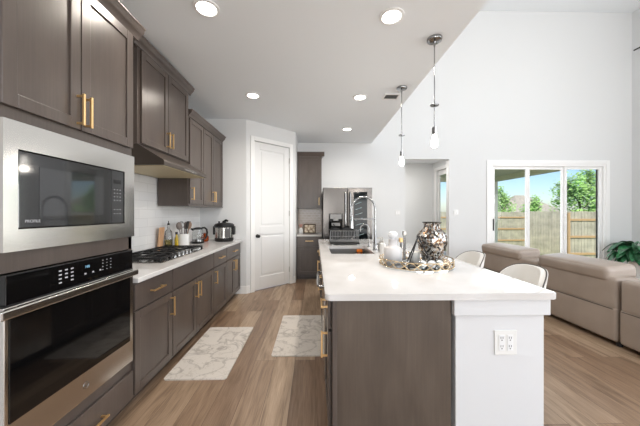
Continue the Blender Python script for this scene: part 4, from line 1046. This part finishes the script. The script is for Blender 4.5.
# pendants
def pendant(x, y, lab, first=[None]):
    if first[0]: return dup(first[0], (x, y, CK), lab)
    t = thing('pendant_light', lab, 'pendant light', (x, y, CK), 'pendant lights over the island')
    bm = nb(); lathe(bm, [(0, -.028), (.025, -.028), (.062, -.022), (.066, -.012), (.066, 0), (0, 0)], (x, y, CK), 32); obj('canopy', bm, M['chrome'], t, True)
    bm = nb(); cyl(bm, (x, y, CK-.028), (x, y, CK-.83), .0055, seg=12); cyl(bm, (x, y, CK-.026), (x, y, CK-.07), .012, .008, 12); obj('rod', bm, M['chrome'], t, True)
    bm = nb(); lathe(bm, [(0, 0), (.036, 0), (.038, .006), (.036, .012), (0, .012)], (x, y, CK-.605), 24); obj('disc', bm, M['chrome'], t, True)
    bm = nb(); cyl(bm, (x, y, CK-.8), (x, y, CK-.865), .021, seg=20); obj('socket', bm, M['chrome'], t, True)
    bm = nb(); lathe(bm, [(0, -.985), (.016, -.98), (.028, -.962), (.03, -.94), (.024, -.905), (.0175, -.885), (.0175, -.866), (0, -.866)], (x, y, CK), 24); obj('bulb', bm, M['bulb'], t, True)
    l = bpy.data.lights.new('bulb_lamp', 'POINT'); l.energy = 2; l.shadow_soft_size = .035; l.color = (1, .92, .82)
    o = bpy.data.objects.new('bulb_lamp', l); COL.objects.link(o); o.parent = t; o.location = (0, 0, -1.03)
    first[0] = t; return t
pendant(1.075, 2.41, 'nearer chrome rod pendant with bare glowing bulb over the island')
pendant(1.085, 3.36, 'farther chrome rod pendant with bare bulb, beside the air vent')
# vent
t = thing('air_vent', 'small white ceiling vent with dark louvres by the farther pendant', 'vent', (1.03, 3.62, CK))
bm = nb(); box(bm, .92, 1.13, 3.535, 3.555, CK-.01, CK-.0005, .002); box(bm, .92, 1.13, 3.685, 3.705, CK-.01, CK-.0005, .002); box(bm, .92, .94, 3.555, 3.685, CK-.01, CK-.0005, .002); box(bm, 1.11, 1.13, 3.555, 3.685, CK-.01, CK-.0005, .002); obj('frame', bm, M['trim'], t)
bm = nb(); box(bm, .94, 1.11, 3.555, 3.685, CK-.002, CK-.0008); obj('duct', bm, M['dark_metal'], t)
bm = nb()
for k in range(7):
    R = Matrix.Translation((1.025, 3.565+k*.018, CK-.006)) @ Matrix.Rotation(math.radians(35), 4, 'X'); box(bm, -.085, .085, -.005, .005, -.0008, .0008, 0, 1, R)
obj('louvres', bm, mat('grey_louvre', (150, 150, 148), .5), t)
# switch plates
for x, z, lab in ((1.87, 1.36, 'white light switch plate on the wall left of the hall opening'), (3.2, 1.36, 'white light switch plate on the wall between hall and glass door')):
    t = thing('light_switch', lab, 'switch', (x, YB, z), 'light switches')
    bm = nb(); box(bm, x-.06, x+.06, YB-.006, YB-.0003, z-.06, z+.06, .002); obj('cover_plate', bm, M['white_gloss'], t)
    for s in (-.023, .023):
        bm = nb(); box(bm, x+s-.015, x+s+.015, YB-.009, YB-.006, z-.033, z+.033, .001); obj('rocker', bm, M['trim'], t)

# ================================================================== kitchen mats
for x0, x1, y0, y1, lab in ((-1.235, -.725, 2.215, 3.21, 'marble-print kitchen mat on the floor along the left cabinets'), (-.415, .085, 2.56, 3.56, 'marble-print kitchen mat on the floor in front of the island sink')):
    bm = nb(); prism(bm, rounded_rect(x0, x1, y0, y1, .02), .0005, .011, .003, 2)
    tag(obj('kitchen_mat', bm, M['marble'], loc=((x0+x1)/2, (y0+y1)/2, 0)), lab, 'mat', 'marble-print kitchen mats')

# ================================================================== outside
bm = nb(); box(bm, -20, 60, 9.9, 80, -.95, -.8); box(bm, 6.9, 60, 6.3, 9.9, -.95, -.8); tag(obj('lawn', bm, M['lawn']), kind='structure')
bm = nb(); box(bm, HX+.13, 6.9, 6.21, 9.9, -.9, -.06); tag(obj('patio_slab', bm, M['concrete']), kind='structure')
t = thing('patio_cover', 'flat olive patio cover with beam and corner post outside the glass door', 'patio cover', (6.5, 9.7, -.06))
bm = nb(); box(bm, HX+.13, 6.6, 6.21, 9.8, 2.62, 2.72); obj('soffit', bm, M['patio'], t)
bm = nb(); box(bm, 6.4, 6.58, 6.22, 9.6, 2.475, 2.62); box(bm, HX+.13, 6.58, 9.6, 9.78, 2.475, 2.62); obj('beam', bm, M['patio'], t)
bm = nb(); box(bm, 6.4, 6.58, 9.6, 9.78, -.06, 2.475); obj('post', bm, M['patio'], t)
def fence(p0, p1, z0, z1, rails_side, lab, has_rails=True):
    p0, p1 = Vector(p0), Vector(p1); d = (p1-p0); L = d.length; d.normalize(); n = Vector((d.y, -d.x))*rails_side
    F = Face((p0.x, p0.y, 0), (d.x, d.y, 0), (n.x, n.y, 0)); t = thing('wooden_fence', lab, 'fence', (p0.x, p0.y, z0))
    bm = nb(); k = 0; u = 0
    while u < L:
        F.box(bm, u+.008, min(u+.132, L), z0, z1+random.uniform(-.012, .012), -.02, random.uniform(-.006, 0)); u += .14
    obj('pickets', bm, M['fence'], t)
    if has_rails:
        for z in (-.36, .35, 1.06): bm = nb(); F.box(bm, 0, L, z-.045, z+.045, 0.0, .04); obj('rail', bm, M['rail'], t)
        u = .02
        while u < L: bm = nb(); F.box(bm, u, u+.09, z0, z1-.05, .04, .13); obj('post', bm, M['rail'], t); u += 2.4
fence((3.5, 16.6), (13.4, 16.6), -.78, 1.40, 1, 'weathered wooden fence with rails behind the left glass pane')
fence((10.85, 13.6), (13.2, 13.6), -.78, 1.43, 1, 'weathered fence of plain upright pickets behind the middle glass pane', False)
fence((10.45, 11.1), (16.5, 11.1), -.78, 1.41, 1, 'nearer wooden fence with rails behind the right glass pane')
def house(x0, x1, y0, y1, ze, zr, lab):
    t = thing('house', lab, 'house', ((x0+x1)/2, (y0+y1)/2, -.8))
    bm = nb(); box(bm, x0, x1, y0, y1, -.8, ze); obj('walls', bm, M['brick'], t)
    bm = nb(); o = .5; h = min(x1-x0, y1-y0)/2
    P = [bm.verts.new(p) for p in ((x0-o, y0-o, ze), (x1+o, y0-o, ze), (x1+o, y1+o, ze), (x0-o, y1+o, ze))]
    ym = (y0+y1)/2; r = [bm.verts.new(((x0+h*.8), ym, zr)), bm.verts.new((x1-h*.8, ym, zr))]
    bm.faces.new(P[::-1]); bm.faces.new((P[0], P[1], r[1], r[0])); bm.faces.new((P[1], P[2], r[1])); bm.faces.new((P[2], P[3], r[0], r[1])); bm.faces.new((P[3], P[0], r[0])); obj('roof', bm, M['roof'], t)
house(28.5, 33.0, 40, 48, 1.0, 4.1, 'low brown hip-roofed house behind the left glass pane')
house(34.2, 42.5, 45, 55, 1.2, 4.6, 'wider brown hip-roofed house behind the middle glass pane')
def tree(x, y, z0, zc, rx, rz, n, ls, seed, lab):
    t = thing('tree', lab, 'tree', (x, y, z0)); rr = random.Random(seed)
    bm = nb(); tube(bm, [(x, y, z0), (x+.05, y, zc-rz*.3), (x, y, zc+rz*.5)], [.09, .06, .02], 8)
    for k in range(7):
        a = k*2.4; tube(bm, [(x, y, zc-rz*.5+k*rz*.12), (x+rx*.7*math.cos(a), y+rx*.7*math.sin(a), zc-rz*.1+k*rz*.13)], [.03, .01], 5)
    obj('trunk', bm, M['bark'], t)
    bm = nb(); cl = [Vector((rr.gauss(0, .5), rr.gauss(0, .5), rr.uniform(-.9, .95))) for _ in range(26)]
    for k in range(n):
        c_ = rr.choice(cl); v = c_*.78+Vector((rr.gauss(0, .2), rr.gauss(0, .2), rr.gauss(0, .14))); fall = (1-.45*max(0, v.z))
        p = Vector((x+v.x*rx*fall, y+v.y*rx*fall, zc+v.z*rz)); a = Vector((rr.gauss(0, 1), rr.gauss(0, 1), rr.gauss(0, .6))).normalized(); b_ = a.orthogonal().normalized(); s = ls*rr.uniform(.6, 1.2)
        q = [bm.verts.new(p+a*s), bm.verts.new(p+b_*s*.45), bm.verts.new(p-a*s), bm.verts.new(p-b_*s*.45)]; bm.faces.new(q)
    obj('foliage', bm, M['tree'], t)
tree(14.95, 15.0, -.8, 1.95, 1.3, 2.2, 6500, .1, 5, 'leafy green tree rising above the fence behind the right glass pane')
tree(14.6, 21.0, -.8, 1.7, .95, 1.9, 2600, .11, 8, 'small green tree above the fence at the left glass pane')
tree(19.3, 23.5, -.8, 1.6, .9, 1.5, 1800, .12, 9, 'low bushy tree above the fence between middle and right panes')
